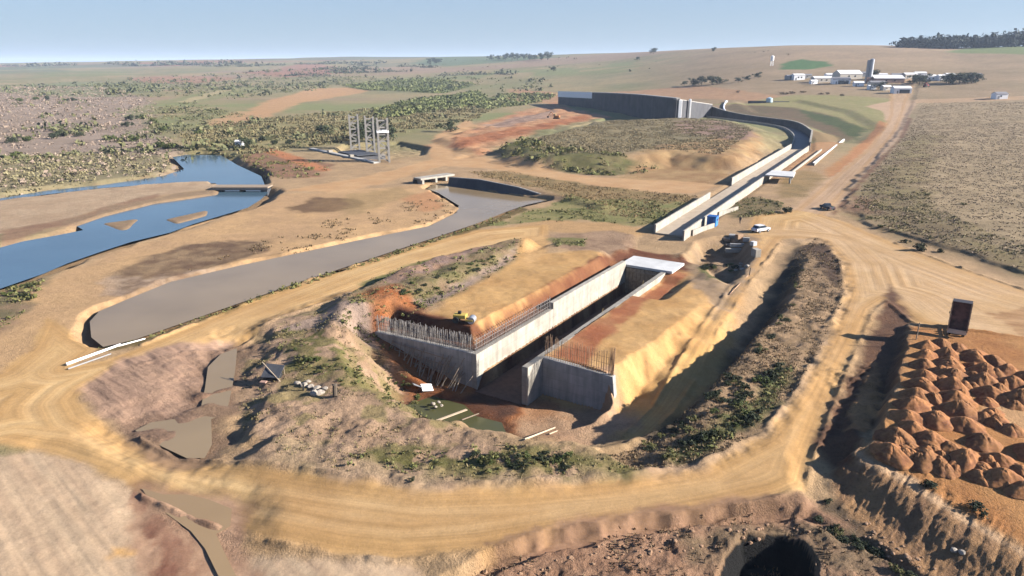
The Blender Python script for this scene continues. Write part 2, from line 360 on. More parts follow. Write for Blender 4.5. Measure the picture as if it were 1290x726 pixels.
# works ground: base sand for everything near
w = S(330, 240, GY)[..., None] * S(-0.75, -0.6, TS)[None, :, None] * 1.0
t = np.clip(.5 + .6 * fbm(GX, GY, 6, 4, 205), 0, 1)[..., None]
COL[:] = COL * (1 - w) + (alb((206, 170, 124)) * (1 - t) + alb((190, 156, 116)) * t) * w
B = 'B'
paint([(980, 88), (990, 78), (1010, 75), (1040, 78), (1050, 83), (1020, 88)], (98, 130, 72), (88, 120, 66), B, 4, 3, 20)
paint([(1190, 66), (1220, 61), (1420, 57), (1420, 70), (1290, 69)], (140, 148, 88), (130, 140, 84), B, 8, 4, 30)
paint([(520, 80), (560, 72), (620, 72), (720, 71), (640, 78), (560, 84)], (120, 132, 92), (128, 138, 98), B, 15, 10, 60)
# scrub plain left of the river
SCRUB = [(-300, 125), (60, 108), (150, 112), (200, 130), (190, 150), (210, 175), (236, 192), (216, 198), (225, 212), (180, 224), (60, 240), (-300, 290)]
paint(SCRUB, (184, 160, 136), (166, 144, 120), B, 8, 6, 20, ns=18, seed=11)
paint([(-300, 205), (60, 195), (150, 190), (215, 205), (205, 220), (60, 238), (-300, 285)], (168, 152, 108), (150, 140, 96), B, 5, 5, 14, s=.8, ns=12, seed=12)
paint([(-50, 112), (80, 103), (160, 104), (210, 112), (150, 122), (60, 122)], (140, 146, 96), (150, 148, 104), B, 12, 8, 30, s=.8)
for pl in ([(150, 140), (215, 125), (300, 110), (340, 112), (240, 132), (170, 150)], [(190, 150), (260, 140), (330, 130), (300, 150), (210, 172), (170, 170)]):
    paint(pl, (144, 148, 92), (160, 150, 104), B, 6, 5, 14, s=.85, ns=20, seed=13)
paint([(160, 98), (240, 96), (300, 98), (240, 106), (180, 104)], (178, 132, 100), (184, 142, 110), B, 8, 5, 30, s=.9)
paint([(225, 128), (270, 115), (300, 112), (235, 130)], (200, 178, 130), None, B, 3, 3, 15, s=.8)
paint([(280, 158), (330, 130), (390, 112), (470, 108), (460, 116), (380, 130), (330, 150)], (214, 168, 118), (206, 160, 112), B, 4, 4, 15, s=.95)
paint([(250, 158), (300, 140), (340, 145), (300, 160)], (210, 166, 118), None, B, 4, 4, 10, s=.9)
paint([(300, 92), (380, 80), (430, 84), (440, 92), (360, 98)], (184, 132, 108), (176, 126, 100), B, 15, 10, 40, s=.8)
paint([(230, 170), (330, 150), (440, 140), (560, 128), (640, 125), (600, 150), (540, 165), (430, 180), (320, 195), (240, 192)], (152, 144, 94), (174, 156, 106), B, 6, 6, 16, s=.9, ns=14, seed=15)
for pl in ([(430, 108), (520, 100), (600, 106), (560, 118), (460, 114)], [(470, 140), (520, 126), (600, 115), (625, 130), (540, 142), (480, 150)], [(585, 130), (640, 118), (700, 120), (690, 128), (610, 138)]):
    paint(pl, (104, 112, 66), (124, 126, 78), B, 5, 6, 14, s=.9, ns=10, seed=16)
# red earth and tracks in front of the reservoir wall
paint([(640, 112), (720, 118), (880, 108), (960, 118), (1000, 124), (960, 128), (880, 125), (700, 132), (640, 126)], (200, 158, 114), (190, 146, 106), B, 5, 4, 14)
paint([(540, 185), (580, 165), (650, 142), (700, 128), (720, 140), (770, 150), (700, 160), (640, 182), (600, 200), (550, 198)], (210, 162, 116), (196, 140, 100), B, 4, 3, 12, ns=10, seed=18)
paint([(568, 185), (610, 172), (680, 160), (740, 146), (745, 152), (680, 168), (620, 182), (580, 192)], (180, 112, 72), (186, 124, 84), B, 3, 2, 8, s=.9)
paint([(610, 158), (660, 146), (700, 142), (690, 152), (630, 164)], (176, 148, 126), None, B, 3, 3, 8, s=.8)
# mound cover
paint(MOUND, (158, 140, 102), (142, 128, 92), 4.0, 7, 4, 10, ns=5, seed=19)
paint([(640, 182), (660, 178), (700, 192), (760, 200), (830, 205), (800, 214), (740, 213), (660, 202), (622, 190)], (110, 108, 62), (140, 126, 84), 2.0, 3, 3, 6, ns=4, seed=20)
paint([(830, 190), (875, 185), (905, 178), (940, 170), (962, 175), (950, 195), (900, 226), (840, 226), (790, 218), (800, 206)], (196, 160, 110), (176, 136, 92), 2.0, 3, 3, 6, ns=5, seed=22)
paint([(850, 150), (910, 150), (955, 166), (935, 175), (890, 168), (850, 165)], (172, 140, 116), (158, 126, 106), 5.0, 3, 2, 8, seed=23)
# road over to the reservoir works and the plain strip in front of the mound
paint([(350, 240), (440, 225), (500, 212), (545, 200), (540, 185), (548, 170), (590, 150), (600, 158), (572, 172), (566, 185), (600, 195), (640, 204), (740, 222), (870, 228), (905, 232), (880, 243), (800, 240), (700, 226), (620, 212), (560, 208), (540, 212), (500, 226), (440, 240)], (214, 172, 122), (206, 160, 110), 0.3, 1.5, 1.2, 6, mask=ROADM, seed=24)
paint([(590, 215), (640, 215), (740, 232), (840, 242), (880, 246), (830, 275), (760, 270), (690, 243), (620, 228)], (148, 126, 82), (172, 142, 96), 0.3, 2, 2, 6, ns=5, seed=25)
paint([(690, 258), (720, 250), (800, 252), (860, 256), (835, 283), (790, 284), (740, 278), (640, 282), (600, 288)], (140, 138, 82), (164, 148, 96), 0.0, 1.5, 2, 4, ns=4, seed=26)
paint([(640, 285), (690, 278), (760, 280), (820, 290), (800, 297), (690, 292)], (206, 164, 112), None, 0.0, 1.2, 1, 4, seed=27)
# grass bank and red strip right of the upper channel
paint([(880, 133), (940, 128), (1000, 120), (1060, 120), (1125, 125), (1130, 150), (1100, 170), (1060, 150), (1000, 134), (940, 131)], (164, 156, 98), (176, 160, 108), B, 3, 3, 10, seed=28)
paint([(905, 136), (930, 130), (1000, 133), (1050, 143), (1090, 160), (1066, 175), (1020, 158), (950, 148)], (132, 108, 80), (120, 106, 74), B, 3, 2, 8, ns=6, seed=29)
paint([(1010, 136), (1050, 144), (1092, 160), (1078, 172), (1055, 158), (1020, 146)], (84, 92, 56), (96, 104, 60), B, 2.5, 2, 6, seed=30)
paint([(960, 153), (1010, 158), (1058, 170), (1064, 178), (1030, 180), (1015, 172), (990, 160)], (166, 138, 96), None, B, 2, 2, 6, seed=32)
paint([(1022, 180), (1062, 178), (1022, 210), (990, 222), (975, 225)], (206, 160, 112), (200, 150, 104), B, 1.5, 1.2, 5, seed=33)
paint([(1095, 170), (1110, 158), (1100, 180), (1060, 215), (1045, 225), (1040, 215)], (206, 150, 98), None, B, 1.5, 1.2, 5, seed=34)
paint([(985, 225), (1020, 212), (1040, 222), (1015, 248), (980, 250)], (160, 134, 90), (180, 146, 98), 0, 1.5, 1.5, 4, seed=35)
paint([(900, 262), (950, 248), (985, 255), (985, 270), (930, 275)], (122, 108, 74), (150, 128, 88), 0, 1.5, 1.5, 4, ns=3, seed=36)
# right field
paint(FIELD, (190, 164, 124), (166, 143, 106), B, 3, 2, 8, ns=5, seed=37, mask=FIELDM)
paint([(1080, 250), (1110, 210), (1150, 170), (1190, 175), (1160, 230), (1180, 270), (1250, 310), (1290, 330), (1290, 345), (1180, 308), (1110, 288), (1068, 262)], (158, 140, 92), (138, 116, 84), 0.7, 4, 4, 8, s=.85, ns=6, seed=38)
paint([(1064, 262), (1072, 245), (1105, 255), (1100, 272)], (150, 104, 80), None, 0.7, 2, 2, 4, s=.6)
# the sandy side left of the ring road
LSAND = [(-80, 400), (0, 372), (60, 352), (160, 310), (250, 287), (330, 258), (345, 245), (440, 240), (540, 232), (560, 250), (575, 268), (540, 285), (380, 318), (215, 355), (125, 392), (113, 405), (120, 437), (90, 462), (-80, 500)]
paint(LSAND, (216, 174, 122), (204, 164, 118), 0, 2, 1.5, 6, ns=7, seed=39)
paint([(135, 352), (170, 330), (240, 308), (330, 302), (345, 312), (300, 330), (230, 350), (165, 372), (140, 372)], (112, 86, 66), (160, 132, 98), 0, 1.2, 1.6, 4, ns=2.5, s=.9, seed=40)
paint([(132, 352), (150, 345), (175, 352), (240, 340), (300, 330), (240, 352), (160, 374), (130, 372)], (206, 178, 148), (150, 122, 96), 0, .8, 1.2, 3, ns=1.5, s=.6, seed=41)
paint([(365, 262), (400, 248), (445, 250), (460, 258), (420, 267), (380, 269)], (120, 92, 66), (140, 110, 76), 0, 1.2, 1.5, 5, s=.9, seed=42)
paint([(440, 245), (500, 236), (520, 245), (470, 262), (430, 275)], (176, 146, 98), None, 0, 1.5, 1.5, 4, s=.6, ns=3, seed=43)
paint([(505, 250), (545, 240), (560, 262), (535, 268)], (206, 146, 98), None, 0, 1.5, 1.5, 4, s=.7)
paint([(-80, 392), (20, 355), (58, 350), (40, 385), (0, 425), (-60, 450)], (120, 112, 78), (166, 134, 104), 0, 1.5, 2, 4, ns=3, s=.9, seed=44)
paint([(-80, 268), (130, 238), (270, 231), (300, 233), (268, 243), (190, 254), (125, 270), (60, 292), (-80, 318)], (208, 178, 140), (196, 164, 128), -1.6, 1.2, 1, 6, seed=45)
paint([(0, 300), (90, 282), (130, 268), (200, 250), (205, 254), (130, 274), (100, 290), (60, 296), (0, 322)], (160, 122, 94), (176, 140, 108), -1.8, 1.0, 1, 4, s=.9, seed=46)
paint([(300, 196), (330, 190), (420, 208), (400, 222), (360, 226), (330, 222), (315, 208)], (176, 130, 98), (150, 118, 88), 0, 2, 2, 5, ns=4, seed=47)
paint([(320, 188), (345, 187), (420, 214), (405, 217)], (208, 138, 92), None, 0, 1.2, 1, 4, seed=47)
paint([(105, 440), (170, 431), (250, 404), (350, 369), (440, 339), (500, 319), (555, 301), (600, 286), (640, 270), (660, 262), (664, 266), (605, 290), (500, 325), (440, 344), (350, 375), (250, 410), (170, 437), (100, 450)], (110, 96, 58), (136, 112, 70), -.2, .5, .7, 2, seed=49)
# ring road and yard
ROAD_OUT = [(690, 283), (690, 300), (600, 316), (540, 332), (440, 373), (350, 404), (300, 431), (230, 441), (150, 466), (110, 489), (98, 502), (110, 521), (160, 545), (215, 571), (270, 578), (330, 590), (430, 607), (540, 620), (650, 617), (780, 606), (880, 590), (962, 549), (1008, 492), (1044, 422), (1066, 370), (1060, 330), (1035, 303), (1005, 300), (985, 300), (960, 330), (905, 400), (880, 440), (845, 478), (800, 518), (790, 505), (830, 470), (872, 420), (915, 370), (950, 310), (942, 290), (950, 272), (1000, 265), (1030, 240), (1060, 215), (1095, 185), (1120, 152), (1118, 134), (1150, 128), (1140, 142), (1130, 165), (1104, 198), (1074, 235), (1052, 258), (1040, 272), (1070, 282), (1130, 308), (1200, 335), (1290, 366), (1420, 400), (1420, 470), (1290, 430), (1210, 420), (1150, 405), (1118, 378), (1098, 390), (1075, 440), (1045, 510), (1018, 580), (1010, 610), (985, 622), (900, 642), (800, 660), (700, 678), (600, 694), (500, 700), (420, 692), (330, 673), (250, 645), (180, 616), (130, 592), (60, 568), (0, 560), (-120, 600), (-140, 500), (0, 470), (40, 440), (60, 400), (120, 440), (90, 462), (130, 455), (200, 428), (300, 388), (400, 350), (500, 318), (600, 290)]
paint(ROAD_OUT, (224, 182, 122), (214, 170, 112), 0.0, .5, .5, 2.5, ns=5, seed=50, mask=ROADM)
paint([(960, 290), (1040, 275), (1130, 308), (1290, 366), (1420, 410), (1420, 480), (1220, 420), (1110, 375), (1060, 430), (1010, 500), (1060, 340)], (222, 184, 138), (216, 176, 126), 0, 4, 2, 5, s=.75, seed=52)
paint([(985, 295), (960, 330), (905, 400), (880, 440), (872, 425), (915, 370), (945, 320)], (206, 164, 118), None, 0, 1.5, 1, 4, s=.7, seed=53)
paint([(1000, 262), (1060, 213), (1097, 183), (1122, 152), (1118, 134), (1150, 128), (1132, 165), (1104, 200), (1074, 238), (1040, 272)], (198, 164, 126), (204, 168, 128), 0, 1, 1, 4, s=.9)
paint([(330, 600), (540, 620), (780, 606), (900, 585), (962, 549), (1008, 492), (1044, 422), (1100, 390), (1045, 510), (1010, 610), (800, 660), (600, 694), (420, 692), (300, 660)], (208, 166, 112), (198, 154, 100), 0.0, 2.5, 2, 6, s=.75, seed=51)
UP_ROAD = [(1000, 264), (1028, 240), (1060, 213), (1095, 182), (1116, 155), (1112, 140), (1090, 134), (1120, 128), (1155, 127), (1152, 137), (1146, 146), (1141, 165), (1128, 183), (1106, 205), (1076, 238), (1044, 272)]
paint(UP_ROAD, (206, 170, 132), (212, 176, 136), B, .8, .7, 5, mask=ROADM, seed=151)
paint([(1108, 152), (1118, 157), (1096, 184), (1062, 214), (1048, 222), (1060, 205), (1086, 180)], (206, 146, 96), None, B, .8, .8, 4, seed=152)
paint([(1143, 150), (1150, 150), (1140, 172), (1112, 206), (1082, 240), (1052, 272), (1046, 270), (1078, 236), (1108, 203), (1130, 182)], (132, 92, 68), None, B, .7, .8, 4, s=.8, seed=153)
paint([(1120, 128), (1155, 126), (1290, 122), (1420, 121), (1420, 126), (1290, 127), (1155, 131)], (204, 168, 126), None, B, 1.5, 1, 8, seed=154)
# ruts follow the road edges
rw = conv(ROAD_OUT, 0.0); si = sub(rw, 2); X, Y = GX[si], GY[si]; d = sdf(X, Y, rw)
k = fbm(d, 0.02 * X + 0.015 * Y, 1.1, 3, 401) * 0.7 + fbm(d, .03 * X, 3.2, 2, 402) * .6
k = k + .8 * np.sin(d * 3.3 + 1.2 * fbm(X, Y, 14, 2, 404)) * S(-.3, .5, fbm(X, Y, 22, 2, 405)) * .7
COL[si] *= 1 + (S(.3, 1.5, d) * np.clip(k, -1.2, 1.2) * np.clip(1.2 - d * 0.02, .4, 1))[..., None] * np.array([.10, .135, .19])
RUT = np.zeros((NR, NC)); RUT[si] = np.clip(d, 0, 40)
m = (np.exp(-((d - .9) / 1.0) ** 2))[..., None]; COL[si] = COL[si] * (1 - .5 * m) + alb((200, 152, 92)) * .5 * m
GZ[si] += S(.3, 1.2, d) * (-.03) * np.clip(k, -1, 1)
GZ[si] += np.exp(-((d + .35) / .33) ** 2) * np.clip(.16 + .22 * fbm(X, Y, 2.2, 3, 406), 0, .4) * (Y < 135) * (645 + 872 * X / (Y * .95 + 10.5) > 175)        # windrow left by the grader
# verge between road and hummocks
paint([(270, 578), (330, 590), (430, 607), (540, 620), (650, 617), (780, 606), (880, 590), (962, 549), (1008, 492), (1044, 422), (1038, 425), (1000, 490), (950, 545), (880, 578), (780, 595), (650, 605), (540, 606), (430, 594), (330, 574)], (196, 164, 126), (184, 150, 114), 0, .6, .5, 2, seed=54)
# ground inside the ring
paint(HUM, (202, 166, 130), (184, 150, 116), 0.5, 2, 1.2, 4, ns=2.5, seed=55)
paint(HUM, (146, 132, 82), (160, 142, 92), 0.5, 1.5, 1.2, 4, ns=3.5, seed=56, dens=.42, s=.75)
paint([(340, 420), (380, 400), (430, 420), (500, 470), (545, 510), (520, 520), (470, 490), (420, 470), (370, 465)], (122, 116, 66), (150, 132, 86), 1.5, 1.2, 1.5, 3, ns=1.8, seed=57, dens=.55)
paint([(440, 570), (560, 560), (640, 562), (720, 568), (800, 585), (780, 594), (640, 600), (540, 600), (440, 590)], (112, 106, 60), (146, 130, 84), 0.5, 1, 1.2, 3, ns=2, seed=58, dens=.6)
paint([(300, 560), (400, 560), (540, 600), (640, 604), (540, 614), (420, 600)], (200, 168, 130), (186, 152, 122), 0.3, 1, 1, 3, s=.8, seed=59)
paint(BANK, (140, 130, 82), (166, 136, 104), 2.2, 1.2, 1.2, 4, ns=3, seed=60)
paint([(430, 400), (480, 402), (520, 392), (560, 378), (622, 345), (655, 322), (660, 312), (652, 330), (622, 352), (560, 388), (520, 402), (470, 420), (400, 420), (360, 420)], (178, 152, 132), (196, 166, 138), .0, .8, .8, 2.5, ns=1.5, seed=61, streak=(math.radians(-50), 5))
paint([(455, 352), (510, 330), (560, 318), (540, 330), (490, 352), (460, 362)], (112, 114, 62), (140, 130, 80), 0.8, 1, 1, 3, ns=2, seed=62)
paint([(500, 345), (600, 316), (650, 300), (640, 308), (600, 326), (560, 345), (520, 358), (480, 368)], (184, 146, 114), (160, 132, 116), 1.0, .8, .8, 3, ns=2, seed=63)
paint(LFILL, (218, 172, 110), (208, 160, 100), ZL, 1.2, .8, 4, seed=64)
paint([(658, 298), (690, 296), (690, 322), (672, 345), (652, 340)], (222, 176, 116), (210, 164, 104), 0, .8, .5, 3, seed=65)
paint([(690, 296), (770, 290), (800, 295), (795, 310), (770, 325), (700, 322)], (188, 154, 120), (166, 134, 104), 0, 1, 1, 3, ns=2, seed=66)
paint([(695, 300), (740, 300), (735, 316), (700, 318)], (126, 124, 70), (160, 140, 96), 0, .8, 1, 2.5, seed=67)
# pit and channel soils
paint(PIT, (204, 160, 118), (190, 140, 98), -5.5, 2, 1.2, 3, seed=68)
paint([(455, 425), (500, 415), (520, 430), (600, 490), (660, 500), (640, 530), (560, 505), (520, 500), (480, 460)], (186, 112, 64), (196, 130, 82), -5, 1.5, 1.0, 3, ns=2, seed=69)
paint([(545, 505), (600, 500), (660, 510), (650, 545), (610, 530)], (168, 104, 62), (186, 124, 78), -5.5, 1, 1, 2, seed=70)
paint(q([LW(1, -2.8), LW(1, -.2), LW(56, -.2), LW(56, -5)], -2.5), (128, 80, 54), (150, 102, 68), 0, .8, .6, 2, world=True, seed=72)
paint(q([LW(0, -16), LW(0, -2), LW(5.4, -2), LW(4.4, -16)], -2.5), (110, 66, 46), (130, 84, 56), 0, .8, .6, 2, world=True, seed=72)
paint(q([LW(2.9, 7.6), LW(0, 19), LW(6, 26), LW(16, 26), LW(32, 23), LW(50, 20), LW(52, 7.6)], -2.7), (222, 176, 114), (212, 162, 100), 0, 1.5, 1, 4, world=True, seed=73)
paint(q([LW(-3, 18), LW(-4, 23), LW(4, 28), LW(20, 27), LW(30, 24), LW(20, 22), LW(5, 18)], -5), (224, 180, 112), (214, 166, 98), 0, 1.2, 1, 3, world=True, seed=73, s=.8, streak=(math.radians(-30), 6), ns=1)
paint(q([LW(4, 7.6), LW(4.5, 13), LW(14, 11.5), LW(30, 10.5), LW(50, 11), LW(50, 7.6)], -3), (176, 108, 70), (196, 136, 90), 0, .6, .6, 2, world=True, seed=74)
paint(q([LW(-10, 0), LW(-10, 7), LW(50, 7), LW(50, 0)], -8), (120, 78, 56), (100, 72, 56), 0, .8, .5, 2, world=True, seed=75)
paint(q([LW(50, -4), LW(50, 12), LW(58, 12), LW(60, -4)], -2), (120, 74, 52), (140, 92, 64), 0, 1.2, 1, 2, world=True, seed=76)
paint([(640, 535), (700, 520), (770, 505), (800, 540), (740, 566), (690, 560)], (206, 168, 128), (190, 150, 114), -5, 1.2, 1, 2, seed=77)
# bench with dry brush, dark weeds on its lower edge and on the road side
paint(BENCH, (186, 152, 114), (156, 128, 94), 0, 1.2, .8, 3, ns=1.6, seed=78)
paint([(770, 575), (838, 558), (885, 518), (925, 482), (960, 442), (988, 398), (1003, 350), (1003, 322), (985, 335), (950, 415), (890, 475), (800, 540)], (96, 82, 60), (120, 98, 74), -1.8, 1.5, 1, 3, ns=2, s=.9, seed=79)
paint([(840, 575), (900, 545), (960, 500), (985, 460), (1000, 470), (960, 535), (900, 572), (850, 588)], (86, 90, 52), (116, 110, 68), -.5, 1, 1, 2.5, ns=1.5, seed=80)
paint([(1010, 312), (1040, 308), (1058, 335), (1060, 370), (1045, 360), (1030, 330)], (104, 82, 64), None, -.3, .8, .8, 2.5, seed=81)
paint([(865, 318), (900, 300), (955, 300), (950, 340), (920, 385), (900, 395), (870, 350)], (160, 132, 98), (180, 150, 116), -.5, 1, 1, 2.5, ns=2, seed=82)
paint([(880, 335), (925, 338), (930, 350), (890, 352)], (104, 100, 60), None, -.5, .8, 1, 2.5, seed=83)
paint([(1003, 320), (1003, 350), (978, 405), (948, 446), (910, 490), (876, 528), (830, 566), (745, 566), (800, 545), (862, 510), (900, 470), (935, 430), (965, 392), (985, 350)], (84, 74, 58), (108, 92, 72), -2.2, 1.0, .8, 2.5, ns=1.5, s=.9, seed=155)  # dark weed cover on the trench face, also painted to deepen its shade
# sand hollow
paint([(105, 502), (150, 466), (225, 443), (296, 436), (292, 500), (284, 526), (268, 535), (266, 572), (240, 580), (205, 568), (150, 545), (112, 522)], (198, 160, 128), (182, 146, 118), -1.2, .8, .5, 2, ns=1.3, seed=84, streak=(math.radians(-40), 6))
paint([(250, 520), (262, 512), (300, 530), (330, 575), (280, 580), (262, 560)], (208, 170, 124), None, -1, .8, .6, 2, seed=85)
paint([(240, 525), (256, 510), (285, 512), (275, 530)], (170, 126, 94), None, -2.5, .6, .6, 2, seed=86)
for pl, z_, gr, c_ in ((POND, -.6, 1.6, (146, 116, 92)), (PUDDLE, -.45, 1.2, (150, 114, 82)), (PITPOND, -5.2, 1.5, (120, 76, 50)), (CANAL, -.3, 1.0, (160, 128, 92)), (RIVER, -.9, 1.6, (166, 138, 106)), (RIVER_UP, -.9, 2.0, (150, 126, 94))):
    pw = conv(pl, z_); si = sub(pw, 6); d_ = sdf(GX[si], GY[si], pw) + gr * .8 * fbm(GX[si], GY[si], 3.0, 4, 611); m_ = (S(-gr * 1.6, -gr * .2, d_) * .8)[..., None]; COL[si] = COL[si] * (1 - m_) + alb(c_) * m_
# tilled flat at the bottom left, puddle margins
paint(BLOT, (218, 186, 146), (208, 174, 136), -.5, .6, .5, 2, ns=.7, seed=87, streak=(TILL, 14))
paint([(180, 616), (300, 630), (335, 750), (180, 760), (165, 690)], (200, 160, 124), (180, 140, 108), -.8, .8, .6, 2, ns=1.5, seed=88)
paint([(170, 625), (190, 640), (215, 665), (250, 690), (245, 740), (200, 740), (195, 690), (170, 645)], (140, 96, 74), (190, 150, 116), -1, .4, .6, 1.5, ns=1, seed=89, streak=(math.radians(110), 4))
paint([(140, 690), (160, 690), (165, 700), (140, 705)], (226, 176, 112), None, -.5, .4, .3, 1)
# bottom right
paint(BSOUTH, (188, 146, 112), (164, 124, 94), -2.2, .8, .6, 2, ns=1.2, seed=90)
paint([(600, 716), (700, 690), (800, 672), (900, 660), (1000, 652), (1000, 662), (900, 672), (800, 684), (700, 700), (640, 726)], (140, 108, 82), (170, 132, 98), -2.2, .4, .6, 1.5, s=.8, ns=.8, seed=91)
paint([(1020, 655), (1060, 672), (1120, 705), (1190, 745), (1150, 745), (1080, 700), (1030, 670)], (110, 92, 70), (130, 108, 82), -3, .6, .6, 1.5, seed=92)
paint([(860, 700), (930, 680), (1010, 682), (1080, 690), (1150, 745), (850, 745)], (128, 110, 82), (150, 122, 92), -2.5, 1, 1, 2.5, ns=1.5, seed=93, s=.8)
paint(HOLE, (26, 22, 20), None, -1.0, .4, .5, 1)  # near-black on floor and walls paints in the shade of the depth
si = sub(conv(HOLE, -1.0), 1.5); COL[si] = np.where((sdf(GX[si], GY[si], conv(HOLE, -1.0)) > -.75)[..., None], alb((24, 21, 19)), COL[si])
paint([(1118, 378), (1108, 410), (1085, 460), (1050, 530), (1020, 585), (1060, 642), (1080, 590), (1110, 545), (1140, 480), (1142, 420)], (112, 82, 62), (128, 92, 66), -2.5, .8, .6, 2, seed=94)
paint([(1100, 470), (1108, 500), (1105, 545), (1085, 572), (1062, 560), (1075, 520)], (206, 156, 104), (188, 138, 92), -1.5, .4, .6, 1.5, seed=95)
paint(YARD, (206, 150, 92), (192, 132, 78), .9, .8, .5, 2.5, seed=96)
paint([(1230, 495), (1260, 500), (1290, 520), (1420, 560), (1420, 620), (1290, 560), (1235, 540)], (216, 168, 116), None, .9, .8, .6, 2, seed=97)
paint(SLOPE, (190, 146, 100), (160, 122, 88), -1.5, .6, .4, 1.5, ns=.9, seed=98, streak=(math.radians(40), 6))
paint([(1078, 574), (1145, 602), (1200, 643), (1290, 696), (1290, 704), (1200, 652), (1140, 612), (1078, 584)], (224, 184, 140), None, .8, .3, .3, 1, s=.8)
paint([(1250, 395), (1290, 385), (1420, 420), (1290, 425)], (176, 132, 88), (210, 166, 116), 0, .6, .8, 2, ns=1, seed=99, streak=(math.radians(-20), 5))
# small relief everywhere near, worn smooth on the roads
nz = GY < 300
GZ[nz] += ((0.02 * fbm(GX[nz], GY[nz], 0.9, 3, 91) + 0.05 * fbm(GX[nz], GY[nz], 6.0, 3, 92)) * (1 - .75 * ROADM[nz]))
# fine grain of the soil
n = (fbm(GX, GY, .8, 3, 501) * .06 + fbm(GX, GY, 2.6, 3, 502) * .06) * (1 - .6 * ROADM) + fbm(GX, GY, 18, 3, 503) * .04
COL *= (1 + n)[..., None]
COL = np.clip(COL, .005, .8)

# ------------------------------------------------------------------ materials
def new_mat(name):
    m = bpy.data.materials.new(name); m.use_nodes = True
    nt = m.node_tree; b = nt.nodes['Principled BSDF']; return m, nt, b
def nd(nt, t, **kw):
    n = nt.nodes.new(t)
    for k, v in kw.items():
        if k in n.inputs: n.inputs[k].default_value = v
        else: setattr(n, k, v)
    return n
def mix_mul(nt, a, fac_from, lo, hi):
    """a * (lo..hi driven by a 0..1 value)"""
    mr = nd(nt, 'ShaderNodeMapRange'); mr.inputs[1].default_value = .25; mr.inputs[2].default_value = .75
    mr.inputs[3].default_value = lo; mr.inputs[4].default_value = hi
    nt.links.new(fac_from, mr.inputs[0])
    v = nd(nt, 'ShaderNodeVectorMath', operation='SCALE'); nt.links.new(a, v.inputs[0]); nt.links.new(mr.outputs[0], v.inputs[3])
    return v.outputs[0]
def soil_mat(name, attr='Col', bump=.3, rough=.95):
    m, nt, b = new_mat(name); b.inputs['Roughness'].default_value = rough
    b.inputs['Specular IOR Level'].default_value = .1
    at = nd(nt, 'ShaderNodeAttribute', attribute_name=attr); tc = nd(nt, 'ShaderNodeTexCoord')
    n1 = nd(nt, 'ShaderNodeTexNoise', Scale=1.9, Detail=7, Roughness=.7); nt.links.new(tc.outputs['Object'], n1.inputs['Vector'])
    n2 = nd(nt, 'ShaderNodeTexNoise', Scale=.33, Detail=5, Roughness=.65); nt.links.new(tc.outputs['Object'], n2.inputs['Vector'])
    n3 = nd(nt, 'ShaderNodeTexNoise', Scale=5.5, Detail=4, Roughness=.75); nt.links.new(tc.outputs['Object'], n3.inputs['Vector'])
    c = mix_mul(nt, at.outputs['Color'], n1.outputs['Fac'], .88, 1.12)
    c = mix_mul(nt, c, n2.outputs['Fac'], .92, 1.08)
    c = mix_mul(nt, c, n3.outputs['Fac'], .88, 1.12)
    ru = nd(nt, 'ShaderNodeAttribute', attribute_name='rut'); sx = nd(nt, 'ShaderNodeSeparateXYZ'); nt.links.new(tc.outputs['Object'], sx.inputs[0])
    cx = nd(nt, 'ShaderNodeCombineXYZ')
    for k_, (so, f_) in enumerate(((ru.outputs['Fac'], 3.4), (sx.outputs[0], .05), (sx.outputs[1], .05))):
        mm = nd(nt, 'ShaderNodeMath', operation='MULTIPLY'); mm.inputs[1].default_value = f_; nt.links.new(so, mm.inputs[0]); nt.links.new(mm.outputs[0], cx.inputs[k_])
    n5 = nd(nt, 'ShaderNodeTexNoise', Scale=1.0, Detail=4, Roughness=.6); nt.links.new(cx.outputs[0], n5.inputs['Vector'])
    ww = nd(nt, 'ShaderNodeMapRange'); ww.inputs[1].default_value = .3; ww.inputs[2].default_value = .7; ww.inputs[3].default_value = -.17; ww.inputs[4].default_value = .17; nt.links.new(n5.outputs['Fac'], ww.inputs[0])
    ia = nd(nt, 'ShaderNodeMath', operation='SUBTRACT'); ia.inputs[0].default_value = 1.0; nt.links.new(at.outputs['Alpha'], ia.inputs[1])
    gt_ = nd(nt, 'ShaderNodeMath', operation='GREATER_THAN'); gt_.inputs[1].default_value = .01; nt.links.new(ru.outputs['Fac'], gt_.inputs[0])
    w1 = nd(nt, 'ShaderNodeMath', operation='MULTIPLY'); nt.links.new(ia.outputs[0], w1.inputs[0]); nt.links.new(gt_.outputs[0], w1.inputs[1])
    w2 = nd(nt, 'ShaderNodeMath', operation='MULTIPLY_ADD'); nt.links.new(ww.outputs[0], w2.inputs[0]); nt.links.new(w1.outputs[0], w2.inputs[1]); w2.inputs[2].default_value = 1.0
    vr = nd(nt, 'ShaderNodeVectorMath', operation='SCALE'); nt.links.new(c, vr.inputs[0]); nt.links.new(w2.outputs[0], vr.inputs[3]); c = vr.outputs[0]
    # clods, pebbles and dead stems: dark and pale specks, fewer where wheels have packed the ground
    n4 = nd(nt, 'ShaderNodeTexNoise', Scale=3.1, Detail=5, Roughness=.8); nt.links.new(tc.outputs['Object'], n4.inputs['Vector'])
    sp_ = nd(nt, 'ShaderNodeMapRange'); sp_.inputs[1].default_value = .52; sp_.inputs[2].default_value = .66; sp_.inputs[3].default_value = 0; sp_.inputs[4].default_value = .38; nt.links.new(n4.outputs['Fac'], sp_.inputs[0])
    sq = nd(nt, 'ShaderNodeMath', operation='MULTIPLY'); nt.links.new(sp_.outputs[0], sq.inputs[0]); nt.links.new(at.outputs['Alpha'], sq.inputs[1])
    s1 = nd(nt, 'ShaderNodeMath', operation='SUBTRACT'); s1.inputs[0].default_value = 1.06; nt.links.new(sq.outputs[0], s1.inputs[1])
